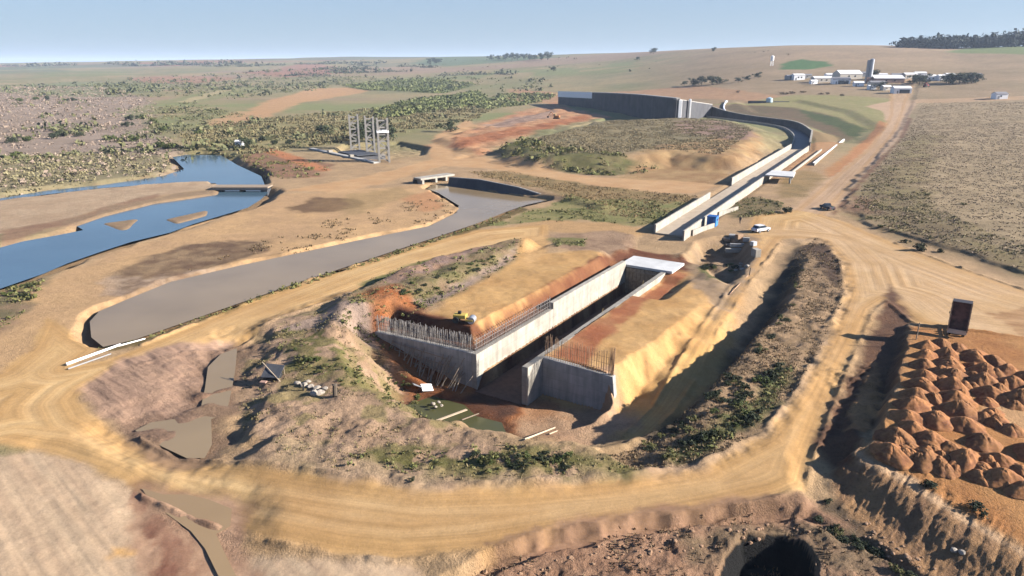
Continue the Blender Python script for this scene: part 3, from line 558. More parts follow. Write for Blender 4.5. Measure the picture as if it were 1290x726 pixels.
    vv = nd(nt, 'ShaderNodeVectorMath', operation='SCALE'); nt.links.new(c, vv.inputs[0]); nt.links.new(s1.outputs[0], vv.inputs[3]); c = vv.outputs[0]
    nt.links.new(c, b.inputs['Base Color'])
    ad = nd(nt, 'ShaderNodeMath', operation='ADD'); nt.links.new(n1.outputs['Fac'], ad.inputs[0]); nt.links.new(n3.outputs['Fac'], ad.inputs[1])
    bp = nd(nt, 'ShaderNodeBump', Strength=bump, Distance=.25); nt.links.new(ad.outputs[0], bp.inputs['Height']); nt.links.new(bp.outputs[0], b.inputs['Normal'])
    st = nd(nt, 'ShaderNodeMath', operation='MULTIPLY'); st.inputs[1].default_value = .75; nt.links.new(at.outputs['Alpha'], st.inputs[0]); nt.links.new(st.outputs[0], bp.inputs['Strength'])
    return m
def mat(name, col, rough=.7, metal=0.0, var=.12, scale=3.0, bump=0.0, spec=.3, streaks=False, col2=None):
    m, nt, b = new_mat(name); b.inputs['Roughness'].default_value = rough; b.inputs['Metallic'].default_value = metal
    b.inputs['Specular IOR Level'].default_value = spec
    col = tuple(c_ * .62 for c_ in col); col2 = tuple(c_ * .62 for c_ in col2) if col2 else None
    tc = nd(nt, 'ShaderNodeTexCoord')
    n1 = nd(nt, 'ShaderNodeTexNoise', Scale=scale, Detail=6, Roughness=.65)
    if streaks:
        mp = nd(nt, 'ShaderNodeMapping'); mp.inputs['Scale'].default_value = (1, 1, .12)
        nt.links.new(tc.outputs['Object'], mp.inputs[0]); nt.links.new(mp.outputs[0], n1.inputs['Vector'])
    else: nt.links.new(tc.outputs['Object'], n1.inputs['Vector'])
    rgb = nd(nt, 'ShaderNodeMix', data_type='RGBA'); rgb.inputs[6].default_value = (*col, 1); rgb.inputs[7].default_value = (*(col2 or col), 1)
    n2 = nd(nt, 'ShaderNodeTexNoise', Scale=scale * .4, Detail=4); nt.links.new(tc.outputs['Object'], n2.inputs['Vector'])
    mr = nd(nt, 'ShaderNodeMapRange'); mr.inputs[1].default_value = .4; mr.inputs[2].default_value = .65
    nt.links.new(n2.outputs['Fac'], mr.inputs[0]); nt.links.new(mr.outputs[0], rgb.inputs[0])
    c = mix_mul(nt, rgb.outputs[2], n1.outputs['Fac'], 1 - var, 1 + var)
    nt.links.new(c, b.inputs['Base Color'])
    if bump:
        bp = nd(nt, 'ShaderNodeBump', Strength=bump, Distance=.05); nt.links.new(n1.outputs['Fac'], bp.inputs['Height']); nt.links.new(bp.outputs[0], b.inputs['Normal'])
    return m
def leaf_mat(name):
    m, nt, b = new_mat(name); b.inputs['Roughness'].default_value = .75; b.inputs['Specular IOR Level'].default_value = .15
    at = nd(nt, 'ShaderNodeAttribute', attribute_name='Col'); nt.links.new(at.outputs['Color'], b.inputs['Base Color'])
    return m
M_SOIL = soil_mat('soil'); M_LEAF = leaf_mat('leaves')

# ------------------------------------------------------------------ ground sheet: ground, road and field share one continuous surface
def set_mesh(me, verts, loops, starts, totals, smooth=True):
    me.vertices.add(len(verts)); me.vertices.foreach_set('co', np.ascontiguousarray(verts, dtype=np.float32).ravel())
    me.loops.add(len(loops)); me.loops.foreach_set('vertex_index', np.ascontiguousarray(loops, dtype=np.int32))
    me.polygons.add(len(starts)); me.polygons.foreach_set('loop_start', np.ascontiguousarray(starts, dtype=np.int32))
    try: me.polygons.foreach_set('loop_total', np.ascontiguousarray(totals, dtype=np.int32))
    except Exception: pass
    me.polygons.foreach_set('use_smooth', np.full(len(starts), smooth, dtype=bool))
    me.update(calc_edges=True)
def quad_mesh(name, verts, quads, cols, m, normals=None, alpha=None, rut=None):
    me = bpy.data.meshes.new(name)
    set_mesh(me, verts, quads.ravel(), np.arange(len(quads)) * 4, np.full(len(quads), 4))
    if cols is not None:
        ca = me.color_attributes.new('Col', 'FLOAT_COLOR', 'POINT')
        ca.data.foreach_set('color', np.concatenate([cols, np.ones((len(cols), 1)) if alpha is None else alpha[:, None]], 1).astype(np.float32).ravel())
    if rut is not None:
        fa = me.attributes.new('rut', 'FLOAT', 'POINT'); fa.data.foreach_set('value', rut.astype(np.float32))
    me.materials.append(m)
    if normals is not None: me.normals_split_custom_set_from_vertices(normals.astype(np.float32).tolist())
    return me
def grid_normals():
    Pg = np.stack([GX, GY, GZ], -1); n = np.zeros_like(Pg)
    a = np.zeros_like(Pg); a[:, 1:-1] = Pg[:, 2:] - Pg[:, :-2]; a[:, 0] = Pg[:, 1] - Pg[:, 0]; a[:, -1] = Pg[:, -1] - Pg[:, -2]
    b = np.zeros_like(Pg); b[1:-1] = Pg[2:] - Pg[:-2]; b[0] = Pg[1] - Pg[0]; b[-1] = Pg[-1] - Pg[-2]
    n = np.cross(a, b); n /= np.linalg.norm(n, axis=-1, keepdims=True) + 1e-12
    return n
NRM = grid_normals().reshape(-1, 3)
V = np.stack([GX, GY, GZ], -1).reshape(-1, 3); CV = COL.reshape(-1, 3)
ii, jj = np.meshgrid(np.arange(NR - 1), np.arange(NC - 1), indexing='ij')
Q = np.stack([ii * NC + jj, ii * NC + jj + 1, (ii + 1) * NC + jj + 1, (ii + 1) * NC + jj], -1).reshape(-1, 4)
rm = ROADM.ravel()[Q].mean(1) > .5; fm = (FIELDM.ravel()[Q].mean(1) > .5) & ~rm
RG = np.clip(1 - .8 * ROADM, .2, 1); rw_ = q([LW(3.5, 7.5), LW(0, 19), LW(6, 26), LW(16, 26), LW(32, 23), LW(50, 20), LW(52, 7.5)], 0)
for pl, v_ in ((rw_, .3), (conv(LFILL, ZL), .3), (conv(BLOT, -.3), .25), (conv(LSAND, 0), .7)):
    si = sub(pl, 1); m_ = S(-.6, .6, sdf(GX[si], GY[si], pl)); RG[si] = np.minimum(RG[si], 1 - m_ * (1 - v_))
def patch(name, sel):
    qs = Q[sel]; u, inv = np.unique(qs, return_inverse=True); inv = inv.reshape(qs.shape)
    me = quad_mesh(name, V[u], inv, CV[u], M_SOIL, NRM[u], RG.ravel()[u], RUT.ravel()[u])
    o = bpy.data.objects.new(name, me); C.objects.link(o); o['kind'] = 'structure'; return o
patch('ground', ~rm & ~fm); patch('dirt_road', rm); patch('field', fm)

# ------------------------------------------------------------------ water
def water_mat(name, col, rough, ripple, rscale, spec=.5):
    m, nt, b = new_mat(name); b.inputs['Roughness'].default_value = rough; b.inputs['IOR'].default_value = 1.33
    b.inputs['Specular IOR Level'].default_value = spec
    tc = nd(nt, 'ShaderNodeTexCoord')
    n1 = nd(nt, 'ShaderNodeTexNoise', Scale=rscale, Detail=4, Roughness=.6); nt.links.new(tc.outputs['Object'], n1.inputs['Vector'])
    n2 = nd(nt, 'ShaderNodeTexNoise', Scale=.06, Detail=4); nt.links.new(tc.outputs['Object'], n2.inputs['Vector'])
    v = nd(nt, 'ShaderNodeRGB'); v.outputs[0].default_value = (*col, 1)
    c = mix_mul(nt, v.outputs[0], n2.outputs['Fac'], .82, 1.2); nt.links.new(c, b.inputs['Base Color'])
    bp = nd(nt, 'ShaderNodeBump', Strength=ripple, Distance=.08); nt.links.new(n1.outputs['Fac'], bp.inputs['Height']); nt.links.new(bp.outputs[0], b.inputs['Normal'])
    return m
def water(name, pts, zc, z, grow, m):
    """flat sheet a little larger than the basin, so the banks draw its edge"""
    w = [P(a, b, zc) for a, b in pts]
    bm = bmesh.new(); vs_ = [bm.verts.new((x, y, z)) for x, y in w]
    f = bm.faces.new(vs_); f.normal_update()
    if f.normal.z < 0: f.normal_flip()
    r = bmesh.ops.inset_region(bm, faces=[f], thickness=grow, use_outset=True)
    bmesh.ops.triangulate(bm, faces=bm.faces[:])
    for v_ in bm.verts: v_.co.z = z
    me = bpy.data.meshes.new(name); bm.to_mesh(me); bm.free(); me.materials.append(m)
    o = bpy.data.objects.new(name, me); C.objects.link(o); o['kind'] = 'structure'; return o
W_BLUE = water_mat('river_water', (.042, .075, .10), .14, .25, .8)
W_MUD = water_mat('muddy_water', tuple(alb((172, 147, 110))), .12, .06, .9, .25)
W_BROWN = water_mat('brown_water', tuple(alb((178, 148, 108))), .15, .05, 1.0, .25)
W_GREEN = water_mat('green_water', (.05, .05, .02), .12, .04, 1.0, .4)
water('river', RIVER_UP[:11] + RIVER[2:] + [RIVER[0], (272, 231)] + RIVER_UP[13:], -.9, -.9, 1.5, W_BLUE)
water('canal_water', CANAL, -.3, -.32, .8, W_MUD)
water('pond_water', POND, -.6, -.62, 2.0, W_MUD)
water('puddle', PUDDLE, -.45, -.53, .6, W_BROWN)
water('pit_water', PITPOND, -5.2, -5.45, 1.5, W_GREEN)
# ------------------------------------------------------------------ builders
rng = np.random.default_rng(7); random.seed(7)
def ZAT(x, y, py):
    """height of a point of the plan seen on photo row py"""
    k = (IH / 2 - py) / FOC
    return CAMZ + y * (k * cp - sp) / (cp + k * sp)
def G(x, y): return float(ground(np.array([x]), np.array([y]))[0])
def proj(x, y, z):
    d = y * cp - (z - CAMZ) * sp; return IW / 2 + FOC * x / d, IH / 2 - FOC * (y * sp + (z - CAMZ) * cp) / d
class MB:
    def __init__(self): self.v = []; self.f = []
    def add(self, vs, fs):
        n = len(self.v); self.v += [tuple(p) for p in vs]; self.f += [tuple(i + n for i in f) for f in fs]; return self
    def box(self, x, y, z, sx, sy, sz, rz=0.0, rx=0.0, ry=0.0):
        """centre x,y; z is the bottom"""
        E = Euler((rx, ry, rz)).to_matrix(); o = Vector((x, y, z + sz / 2)); P8 = []
        for a in (-.5, .5):
            for b in (-.5, .5):
                for c in (-.5, .5): P8.append(o + E @ Vector((a * sx, b * sy, c * sz)))
        return self.add(P8, [(0, 1, 3, 2), (4, 6, 7, 5), (0, 4, 5, 1), (2, 3, 7, 6), (0, 2, 6, 4), (1, 5, 7, 3)])
    def hexa(self, lo, hi):
        """solid between two outlines with the same count (bottom, top)"""
        n = len(lo); vs = list(lo) + list(hi)
        ar = sum(lo[i][0] * lo[(i + 1) % n][1] - lo[(i + 1) % n][0] * lo[i][1] for i in range(n))
        fs = [tuple(range(n))[::-1], tuple(range(n, 2 * n))] + [(i, (i + 1) % n, n + (i + 1) % n, n + i) for i in range(n)]
        if ar < 0: fs = [f[::-1] for f in fs]
        return self.add(vs, fs)
    def prism(self, pts, z0, z1): return self.hexa([(x, y, z0) for x, y in pts], [(x, y, z1) for x, y in pts])
    def tube(self, p, q, r, n=6, r2=None):
        p, q = Vector(p), Vector(q); d = q - p
        if d.length < 1e-6: return self
        a = d.orthogonal().normalized(); b = d.normalized().cross(a); r2 = r if r2 is None else r2
        lo = [p + (a * math.cos(t) + b * math.sin(t)) * r for t in [2 * math.pi * i / n for i in range(n)]]
        hi = [q + (a * math.cos(t) + b * math.sin(t)) * r2 for t in [2 * math.pi * i / n for i in range(n)]]
        fs = [tuple(range(n))[::-1], tuple(range(n, 2 * n))] + [(i, (i + 1) % n, n + (i + 1) % n, n + i) for i in range(n)]
        return self.add(lo + hi, fs)
    def wall(self, pts, z0s, z1s, th):
        """upright strip th thick to the left of a line of plan points"""
        n = len(pts); off = []
        for i in range(n):
            a = pts[max(0, i - 1)]; b = pts[min(n - 1, i + 1)]; L = math.hypot(b[0] - a[0], b[1] - a[1])
            off.append((pts[i][0] - (b[1] - a[1]) / L * th, pts[i][1] + (b[0] - a[0]) / L * th))
        vs = []
        for i in range(n):
            vs += [(pts[i][0], pts[i][1], z0s[i]), (pts[i][0], pts[i][1], z1s[i]), (off[i][0], off[i][1], z1s[i]), (off[i][0], off[i][1], z0s[i])]
        fs = []
        for i in range(n - 1):
            a, b = 4 * i, 4 * i + 4
            fs += [(a, b, b + 1, a + 1), (a + 1, b + 1, b + 2, a + 2), (a + 2, b + 2, b + 3, a + 3), (a + 3, b + 3, b, a)]
        fs += [(0, 1, 2, 3), (4 * n - 4, 4 * n - 1, 4 * n - 2, 4 * n - 3)]
        return self.add(vs, fs)
    def mesh(self, name, m, smooth=False, bevel=0.0):
        me = bpy.data.meshes.new(name); me.from_pydata(self.v, [], self.f); me.update()
        bm = bmesh.new(); bm.from_mesh(me); bmesh.ops.recalc_face_normals(bm, faces=bm.faces[:])
        if bevel: bmesh.ops.bevel(bm, geom=bm.edges[:], offset=bevel, segments=1, affect='EDGES', clamp_overlap=True)
        bm.to_mesh(me); bm.free()
        if smooth: me.polygons.foreach_set('use_smooth', np.ones(len(me.polygons), bool))
        me.materials.append(m); return me
    def build(self, name, m, parent=None, smooth=False, bevel=0.0, label=None):
        o = bpy.data.objects.new(name, self.mesh(name, m, smooth, bevel)); C.objects.link(o)
        if parent is not None: o.parent = parent
        if label: o['label'] = label
        return o
def put(name, me, parent=None):
    o = bpy.data.objects.new(name, me); C.objects.link(o)
    if parent is not None: o.parent = parent
    return o
def tag(o, label, cat, group=None, kind=None):
    if label: o['label'] = label
    if cat: o['category'] = cat
    if group: o['group'] = group
    if kind: o['kind'] = kind
    return o
def thing(name, label, cat, loc, rz=0.0, group=None):
    o = bpy.data.objects.new(name, None); C.objects.link(o); o.location = loc; o.rotation_euler = (0, 0, rz)
    o.empty_display_size = .2
    return tag(o, label, cat, group)
def copy_tree(o, parent=None):
    c = o.copy(); C.objects.link(c)
    if parent is not None: c.parent = parent
    for ch in [k for k in bpy.data.objects if k.parent == o]: copy_tree(ch, c)
    return c
def heading(px0, py0, px1, py1, z=0.0):
    a, b = P(px0, py0, z), P(px1, py1, z); return math.atan2(b[1] - a[1], b[0] - a[0])

M = {}
M['concrete'] = mat('pale concrete', (.43, .395, .33), .85, var=.16, scale=1.2, bump=.12, col2=(.36, .325, .265))
def joints(m, bw=2.4, rh=1.25, dark=.72):
    nt = m.node_tree; b = nt.nodes['Principled BSDF']; l = b.inputs['Base Color'].links[0].from_socket; tc = nd(nt, 'ShaderNodeTexCoord'); sx = nd(nt, 'ShaderNodeSeparateXYZ'); nt.links.new(tc.outputs['Object'], sx.inputs[0])
    ad = nd(nt, 'ShaderNodeMath', operation='ADD'); nt.links.new(sx.outputs[0], ad.inputs[0]); nt.links.new(sx.outputs[1], ad.inputs[1]); cb = nd(nt, 'ShaderNodeCombineXYZ'); nt.links.new(ad.outputs[0], cb.inputs[0]); nt.links.new(sx.outputs[2], cb.inputs[1])
    br_ = nd(nt, 'ShaderNodeTexBrick', Scale=1.0); br_.offset = 0; br_.inputs['Brick Width'].default_value = bw; br_.inputs['Row Height'].default_value = rh; br_.inputs['Mortar Size'].default_value = .03; br_.inputs['Mortar Smooth'].default_value = .6
    br_.inputs['Color1'].default_value = (1, 1, 1, 1); br_.inputs['Color2'].default_value = (.86, .86, .86, 1); br_.inputs['Mortar'].default_value = (dark, dark, dark, 1); nt.links.new(cb.outputs[0], br_.inputs['Vector'])
    # rain streaks and damp foot
    mp = nd(nt, 'ShaderNodeMapping'); mp.inputs['Scale'].default_value = (1.3, 1.3, .07); nt.links.new(tc.outputs['Object'], mp.inputs[0]); ns = nd(nt, 'ShaderNodeTexNoise', Scale=1.0, Detail=6, Roughness=.7); nt.links.new(mp.outputs[0], ns.inputs['Vector'])
    mr = nd(nt, 'ShaderNodeMapRange'); mr.inputs[1].default_value = .45; mr.inputs[2].default_value = .7; mr.inputs[3].default_value = 1; mr.inputs[4].default_value = .72; nt.links.new(ns.outputs['Fac'], mr.inputs[0])
    v1 = nd(nt, 'ShaderNodeVectorMath', operation='MULTIPLY'); nt.links.new(l, v1.inputs[0]); nt.links.new(br_.outputs['Color'], v1.inputs[1]); v2 = nd(nt, 'ShaderNodeVectorMath', operation='SCALE'); nt.links.new(v1.outputs[0], v2.inputs[0]); nt.links.new(mr.outputs[0], v2.inputs[3])
    nt.links.new(v2.outputs[0], b.inputs['Base Color'])
joints(M['concrete'])
M['pile_b'] = mat('brown gravelly soil', tuple(alb((184, 130, 84)) / .62), .95, var=.42, scale=4.0, bump=1.0, spec=.1, col2=tuple(alb((150, 104, 72)) / .62))
M['concrete_grey'] = mat('grey concrete', (.47, .45, .41), .9, var=.16, scale=1.6, bump=.15, streaks=True, col2=(.36, .35, .32))
joints(M['concrete_grey'])
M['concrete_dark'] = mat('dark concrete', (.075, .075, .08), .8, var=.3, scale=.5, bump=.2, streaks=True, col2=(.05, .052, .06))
M['concrete_floor'] = mat('dusty slab', (.44, .36, .26), .9, var=.15, scale=.8, col2=(.38, .30, .21))
M['liner'] = mat('wet dark channel bed', (.07, .07, .075), .6, var=.25, scale=.4, col2=(.10, .10, .10))
M['slab'] = mat('whitish slab', (.60, .60, .58), .8, var=.12, scale=.7, col2=(.5, .5, .48))
M['rebar'] = mat('grey steel rods', (.36, .34, .32), .7, .1, var=.3, scale=4, col2=(.26, .23, .20))
M['rust'] = mat('rusty steel rods', (.42, .27, .16), .85, var=.3, scale=4, col2=(.22, .12, .07))
M['tower'] = mat('grey weathered frame', (.30, .285, .26), .85, var=.2, scale=2)
M['wood'] = mat('weathered timber', (.34, .26, .18), .85, var=.25, scale=5, col2=(.26, .20, .14))
M['plank'] = mat('pale plank', (.56, .44, .30), .85, var=.2, scale=5)
M['white'] = mat('white paint', (1.1, 1.09, 1.06), .5, var=.06, scale=2)
M['white_car'] = mat('white car paint', (.80, .80, .80), .25, var=.03, scale=1, spec=.5)
M['black'] = mat('black rubber', (.02, .02, .02), .8, var=.2)
M['dark'] = mat('dark tarp', (.06, .065, .075), .7, var=.25, scale=2, bump=.2)
M['glass'] = mat('dark glass', (.02, .025, .03), .08, var=.02, spec=.6)
M['steel'] = mat('galvanised steel', (.45, .47, .50), .45, .6, var=.12, scale=3)
M['grey'] = mat('grey paint', (.28, .29, .30), .6, var=.12)
M['blue'] = mat('blue plastic', (.03, .20, .55), .5, var=.1)
M['blue_d'] = mat('dark blue trim', (.02, .10, .32), .5, var=.1)
M['pale_blue'] = mat('pale blue paint', (.42, .58, .66), .5, var=.08)
M['yellow'] = mat('yellow machine paint', (.52, .38, .08), .6, var=.15)
M['yellow_d'] = mat('dusty yellow paint', (.50, .36, .16), .7, var=.2)
M['orange'] = mat('orange machine paint', (.42, .17, .05), .6, var=.15)
M['red'] = mat('red paint', (.38, .06, .04), .5, var=.12)
M['bed_in'] = mat('rusty dark tipper bed', (.20, .085, .06), .8, var=.5, scale=1.0, col2=(.05, .035, .03), bump=.3)
M['cream'] = mat('cream render', (.62, .56, .46), .85, var=.08)
M['brickred'] = mat('reddish render', (.40, .25, .19), .85, var=.12)
M['tin'] = mat('pale sheet roof', (.85, .84, .82), .5, .0, var=.1, scale=1.5, col2=(.72, .69, .65))
M['tin_d'] = mat('dull sheet roof', (.26, .25, .25), .6, .2, var=.15)
M['pile'] = mat('orange gravelly soil', tuple(alb((198, 138, 88)) / .62), .95, var=.42, scale=4.0, bump=1.0, spec=.1, col2=tuple(alb((158, 106, 72)) / .62))
M['rock'] = mat('pale broken stone', (.36, .31, .25), .95, var=.25, scale=3, bump=.4)
M['clay'] = mat('red clay', tuple(alb((176, 104, 64)) / .62), .95, var=.25, scale=2, bump=.5)
M['clay_d'] = mat('dark red-brown clay', (.13, .075, .05), .9, var=.3, scale=1.5, bump=.3)  # dark red-brown tone of the channel floor
M['clod'] = mat('soil clod', tuple(alb((186, 146, 110)) / .62), .95, var=.3, scale=3, bump=.5)
M['bark'] = mat('bark', (.11, .085, .06), .95, var=.3, scale=4)
M['skin'] = mat('skin', (.35, .2, .14), .6, var=.05)
M['cloth'] = mat('dark work clothes', (.05, .05, .06), .9, var=.15)
M['hair'] = mat('dark hair', (.02, .015, .012), .8)

# ------------------------------------------------------------------ lower works: walls, wings, deck, reinforcement
o2 = LW(0, 0)
lw = thing('spillway_channel', 'unfinished concrete channel in the big pit with pale walls, flared wings and starter bars', 'channel', (o2[0], o2[1], ZF), -CA)
HT = ZT - ZF
def prism_l(name, pts, z0, z1, m, bevel=.03): return MB().prism([(t, s) for s, t in pts], z0, z1).build(name, m, lw, bevel=bevel)
wl = MB().prism([(-.8, 0), (0, 0), (0, 20), (-.8, 20)], -1, HT).build('wall', M['concrete'], lw, bevel=.03, label='long bright channel wall on the left')
MB().prism([(-.8, 20.003), (0, 20.003), (0, 47), (-.8, 47)], -1, HT + .95).build('wall', M['concrete'], lw, bevel=.03)
MB().hexa([(-17, 0.003, -1), (-.803, 0.003, -1), (-.803, .8, -1), (-17, .8, -1)], [(-17, 0.003, HT - .5), (-.803, 0.003, HT), (-.803, .8, HT), (-17, .8, HT - .5)]).build('wing_wall', M['concrete_grey'], lw, bevel=.03)
MB().prism([(6.64, 0), (7.5, 0), (7.5, 50.5), (6.64, 50.5)], -1, HT).build('wall', M['concrete'], lw, bevel=.03)
MB().hexa([(7.503, 3.6, -1), (17.6, 3.6, -1), (17.6, 4.4, -1), (7.503, 4.4, -1)], [(7.503, 3.6, HT), (16.9, 3.6, HT - .3), (16.9, 4.4, HT - .3), (7.503, 4.4, HT)]).build('wing_wall', M['concrete_grey'], lw, bevel=.03)
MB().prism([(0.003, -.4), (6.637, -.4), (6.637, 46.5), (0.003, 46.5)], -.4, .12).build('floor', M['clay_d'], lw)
MB().prism([(-1.2, 47.1), (8.6, 47.1), (8.6, 53.5), (-1.2, 53.5)], HT - .15, HT + .3).build('deck_slab', M['slab'], lw, bevel=.05)
gt = MB()
for k in range(9): gt.box(.4 + k * .72, 46.9, .12, .64, .12, HT - .3)
for z in (1.0, 2.6, 4.2): gt.box(3.3, 46.75, z, 6.4, .16, .18)
gt.build('formwork_screen', M['wood'], lw)
bars = []
for k in range(3):
    for i in range(52):
        bars.append((-.95 - i * .31 + random.uniform(-.04, .04), (.2, .6, .4)[k], HT - .5 + .5 * (1 - i / 52), 2.2 + random.uniform(-.2, .3), 'g'))
for i in range(76): bars.append((-.25 - .35 * (i % 2), .3 + i * .26, HT, 1.9 + random.uniform(-.2, .2), 'g'))
for i in range(58): bars.append((7.7 + i * .158, 3.8 + .4 * (i % 2), HT - .02 - i * .005, 2.9 + random.uniform(-.3, .2), 'r'))
for i in range(14): bars.append((16.2 + random.uniform(0, .6), 3.7 + random.uniform(0, .6), HT - .3, 3.4 + random.uniform(-.5, .3), 'r'))
bars.sort(key=lambda b: (b[1] > .35 and b[4] == 'g', random.random()))
me_bar = {c: MB().tube((0, 0, -.1), (.03, .02, 1), .04, 5).mesh('rebar', M['rebar' if c == 'g' else 'rust']) for c in 'gr'}
rest = {'g': MB(), 'r': MB()}
for i, (x, y, z, h, c) in enumerate(bars):
    if i < 96:
        b = put('rebar', me_bar[c], lw); b.location = (x, y, z); k_ = .65 if c == 'r' else .9; b.scale = (k_, k_, h); b.rotation_euler = (random.uniform(-.04, .04), random.uniform(-.05, .05), 0)
        if c == 'r': b['label'] = 'rusty upright rod on the right wing wall'
    else: rest[c].tube((x, y, z - .1), (x + random.uniform(-.12, .12), y + random.uniform(-.06, .06), z + h), .027, 5)
for z in (.5, 1.1, 1.6):
    rest['g'].tube((-.9, .18, HT + z), (-16.8, .18, HT - .5 + z), .025, 4); rest['g'].tube((-.5, .4, HT + z), (-.5, 19.8, HT + z), .025, 4)
for z in (.6, 1.4, 2.2): rest['r'].tube((7.6, 3.8, HT + z), (16.8, 3.8, HT - .3 + z), .022, 4)
b = rest['g'].build('rebar_mesh', M['rebar'], lw); b['kind'] = 'stuff'
b = rest['r'].build('rebar_mesh', M['rust'], lw); b['kind'] = 'stuff'
# timber rail along the right wall and props against the left wing
pr = thing('timber_scaffold', 'tangle of brown timber props leaning on the left wing wall', 'scaffold', (*LW(-1.2, -7), G(*LW(-1.2, -7))), -CA)
for i in range(44):
    x = -7.0 + i * .3 + random.uniform(-.2, .2)
    MB().tube((x + random.uniform(-.6, .6), -.6 - random.uniform(0, .8), -.4), (x + random.uniform(-1.3, 1.3), .95, 1.0 + random.uniform(0, 2.4)), .065, 5).build('pole', M['wood'], pr)
for z in (1.0, 2.0, 2.9):
    MB().tube((-6.6, .3 + z * .2, z), (5.6 - z, .3 + z * .2, z - .3), .05, 5).build('rail', M['wood'], pr)
for s, t, lab in ((22.5, 6.2, 'small yellow formwork bracket low on the right channel wall'), (38.5, 6.1, 'small yellow formwork bracket near the deck slab')):
    x, y = LW(s, t); th_ = thing('formwork_bracket', lab, 'bracket', (x, y, ZF + 3.2), -CA)
    MB().box(0, 0, 0, .7, .9, 1.1).build('panel', M['yellow'], th_, bevel=.04); MB().tube((-.2, 0, .3), (-1.2, .2, -2.8), .06).build('strut', M['yellow_d'], th_); MB().tube((.2, .4, 1.1), (.5, .4, 2.3), .05).build('post', M['yellow_d'], th_)

# ------------------------------------------------------------------ upper channel
uo = UW(0, 0)
uc = thing('concrete_channel', 'long straight concrete flume with pale walls climbing away to a curved dark upper reach', 'channel', (uo[0], uo[1], 0.0), -CB)
def uwall(pts, z0, z1, m, name='wall', parent=uc): return MB().prism([(t, s) for s, t in pts], z0, z1).build(name, m, parent, bevel=.03)
uwall([(0, -.4), (0, 0), (45, 0), (45, -.4)], -1.6, 1.7, M['concrete'])
uwall([(70, -.4), (70, 0), (176, .55), (176, .15)], -1.6, 2.1, M['concrete'])
uwall([(-3, 6.6), (-3, 7.0), (176, 7.55), (176, 7.15)], -1.8, 1.75, M['concrete'])
uwall([(-.5, .003), (-.5, 6.597), (176, 7.147), (176, .553)], -.4, .05, M['concrete_floor'], 'floor')
for s, t0, t1, h in ((2, 7.1, 9.4, 1.0), (24, 7.15, 9.6, .9)):
    MB().hexa([(t0, s, -1.5), (t0 + .35, s - .1, -1.5), (t1 + .35, s + 9, -1.5), (t1, s + 9, -1.5)], [(t0, s, h), (t0 + .35, s - .1, h), (t1 + .35, s + 9, h), (t1, s + 9, h)]).build('side_wall', M['concrete'], uc, bevel=.03)
uwall([(96, 11.6), (96, 12.0), (176, 12.6), (176, 12.2)], -1.2, .75, M['concrete'], 'curb')
uwall([(80, 7.4), (80, 15.5), (91, 14.5), (91, 7.45)], 1.9, 2.3, M['slab'], 'platform')
for s, t in ((81, 14.2), (89.5, 13.4)): uwall([(s, t), (s, t + .5), (s + .5, t + .5), (s + .5, t)], -1.5, 1.9, M['concrete_grey'], 'pier')
# curved upper reach towards the reservoir
def smooth_path(pts, n=8):
    out = []
    for i in range(len(pts) - 1):
        p0, p1, p2, p3 = pts[max(i - 1, 0)], pts[i], pts[i + 1], pts[min(i + 2, len(pts) - 1)]
        for k in range(n):
            u = k / n
            out.append(tuple(.5 * (2 * p1[j] + (p2[j] - p0[j]) * u + (2 * p0[j] - 5 * p1[j] + 4 * p2[j] - p3[j]) * u * u + (3 * p1[j] - p0[j] - 3 * p2[j] + p3[j]) * u ** 3) for j in range(2)))
    return out + [tuple(pts[-1][:2])]
def toloc(p): 
    dx, dy = p[0] - uo[0], p[1] - uo[1]; return (dx * EY - dy * EX, dx * EX + dy * EY)
inner = smooth_path(CIN); outer = offset_path(inner, 6.7)
zc = [G(*p) for p in offset_path(inner, 3.3)]; zc = list(np.convolve(np.pad(zc, 6, mode='edge'), np.ones(13) / 13, mode='valid'))
inl, oul = [toloc(p) for p in inner], [toloc(p) for p in outer]
toprow = [np.interp(proj(p[0], p[1], 3)[0], [880, 905, 930, 960, 1000, 1012, 1030], [127.5, 138, 144, 148, 153, 158, 172]) for p in outer]
zt = [max(z + 1.9, min(z + 7.5, ZAT(p[0], p[1], t_))) if p[1] > 300 else z + 1.9 for p, z, t_ in zip(outer, zc, toprow)]
zt = list(np.convolve(np.pad(zt, 3, mode='edge'), np.ones(7) / 7, mode='valid'))
k0 = 8
MB().wall(inl[k0:], [z - 2 for z in zc[k0:]], [z + 1.5 for z in zc[k0:]], .4).build('wall', M['concrete'], uc)
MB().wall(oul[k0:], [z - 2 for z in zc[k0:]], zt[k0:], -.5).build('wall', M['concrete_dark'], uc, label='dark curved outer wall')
fl = MB(); n_ = len(inl); fl.add([(a[0], a[1], z + .35) for a, z in zip(inl, zc)] + [(a[0], a[1], z + .35) for a, z in zip(oul, zc)], [(i, i + 1, n_ + i + 1, n_ + i) for i in range(k0, n_ - 1)])
fl.build('bed', M['liner'], uc)
MB().wall(oul[k0:], zt[k0:], [z + .3 for z in zt[k0:]], -.75).build('coping', M['concrete'], uc)

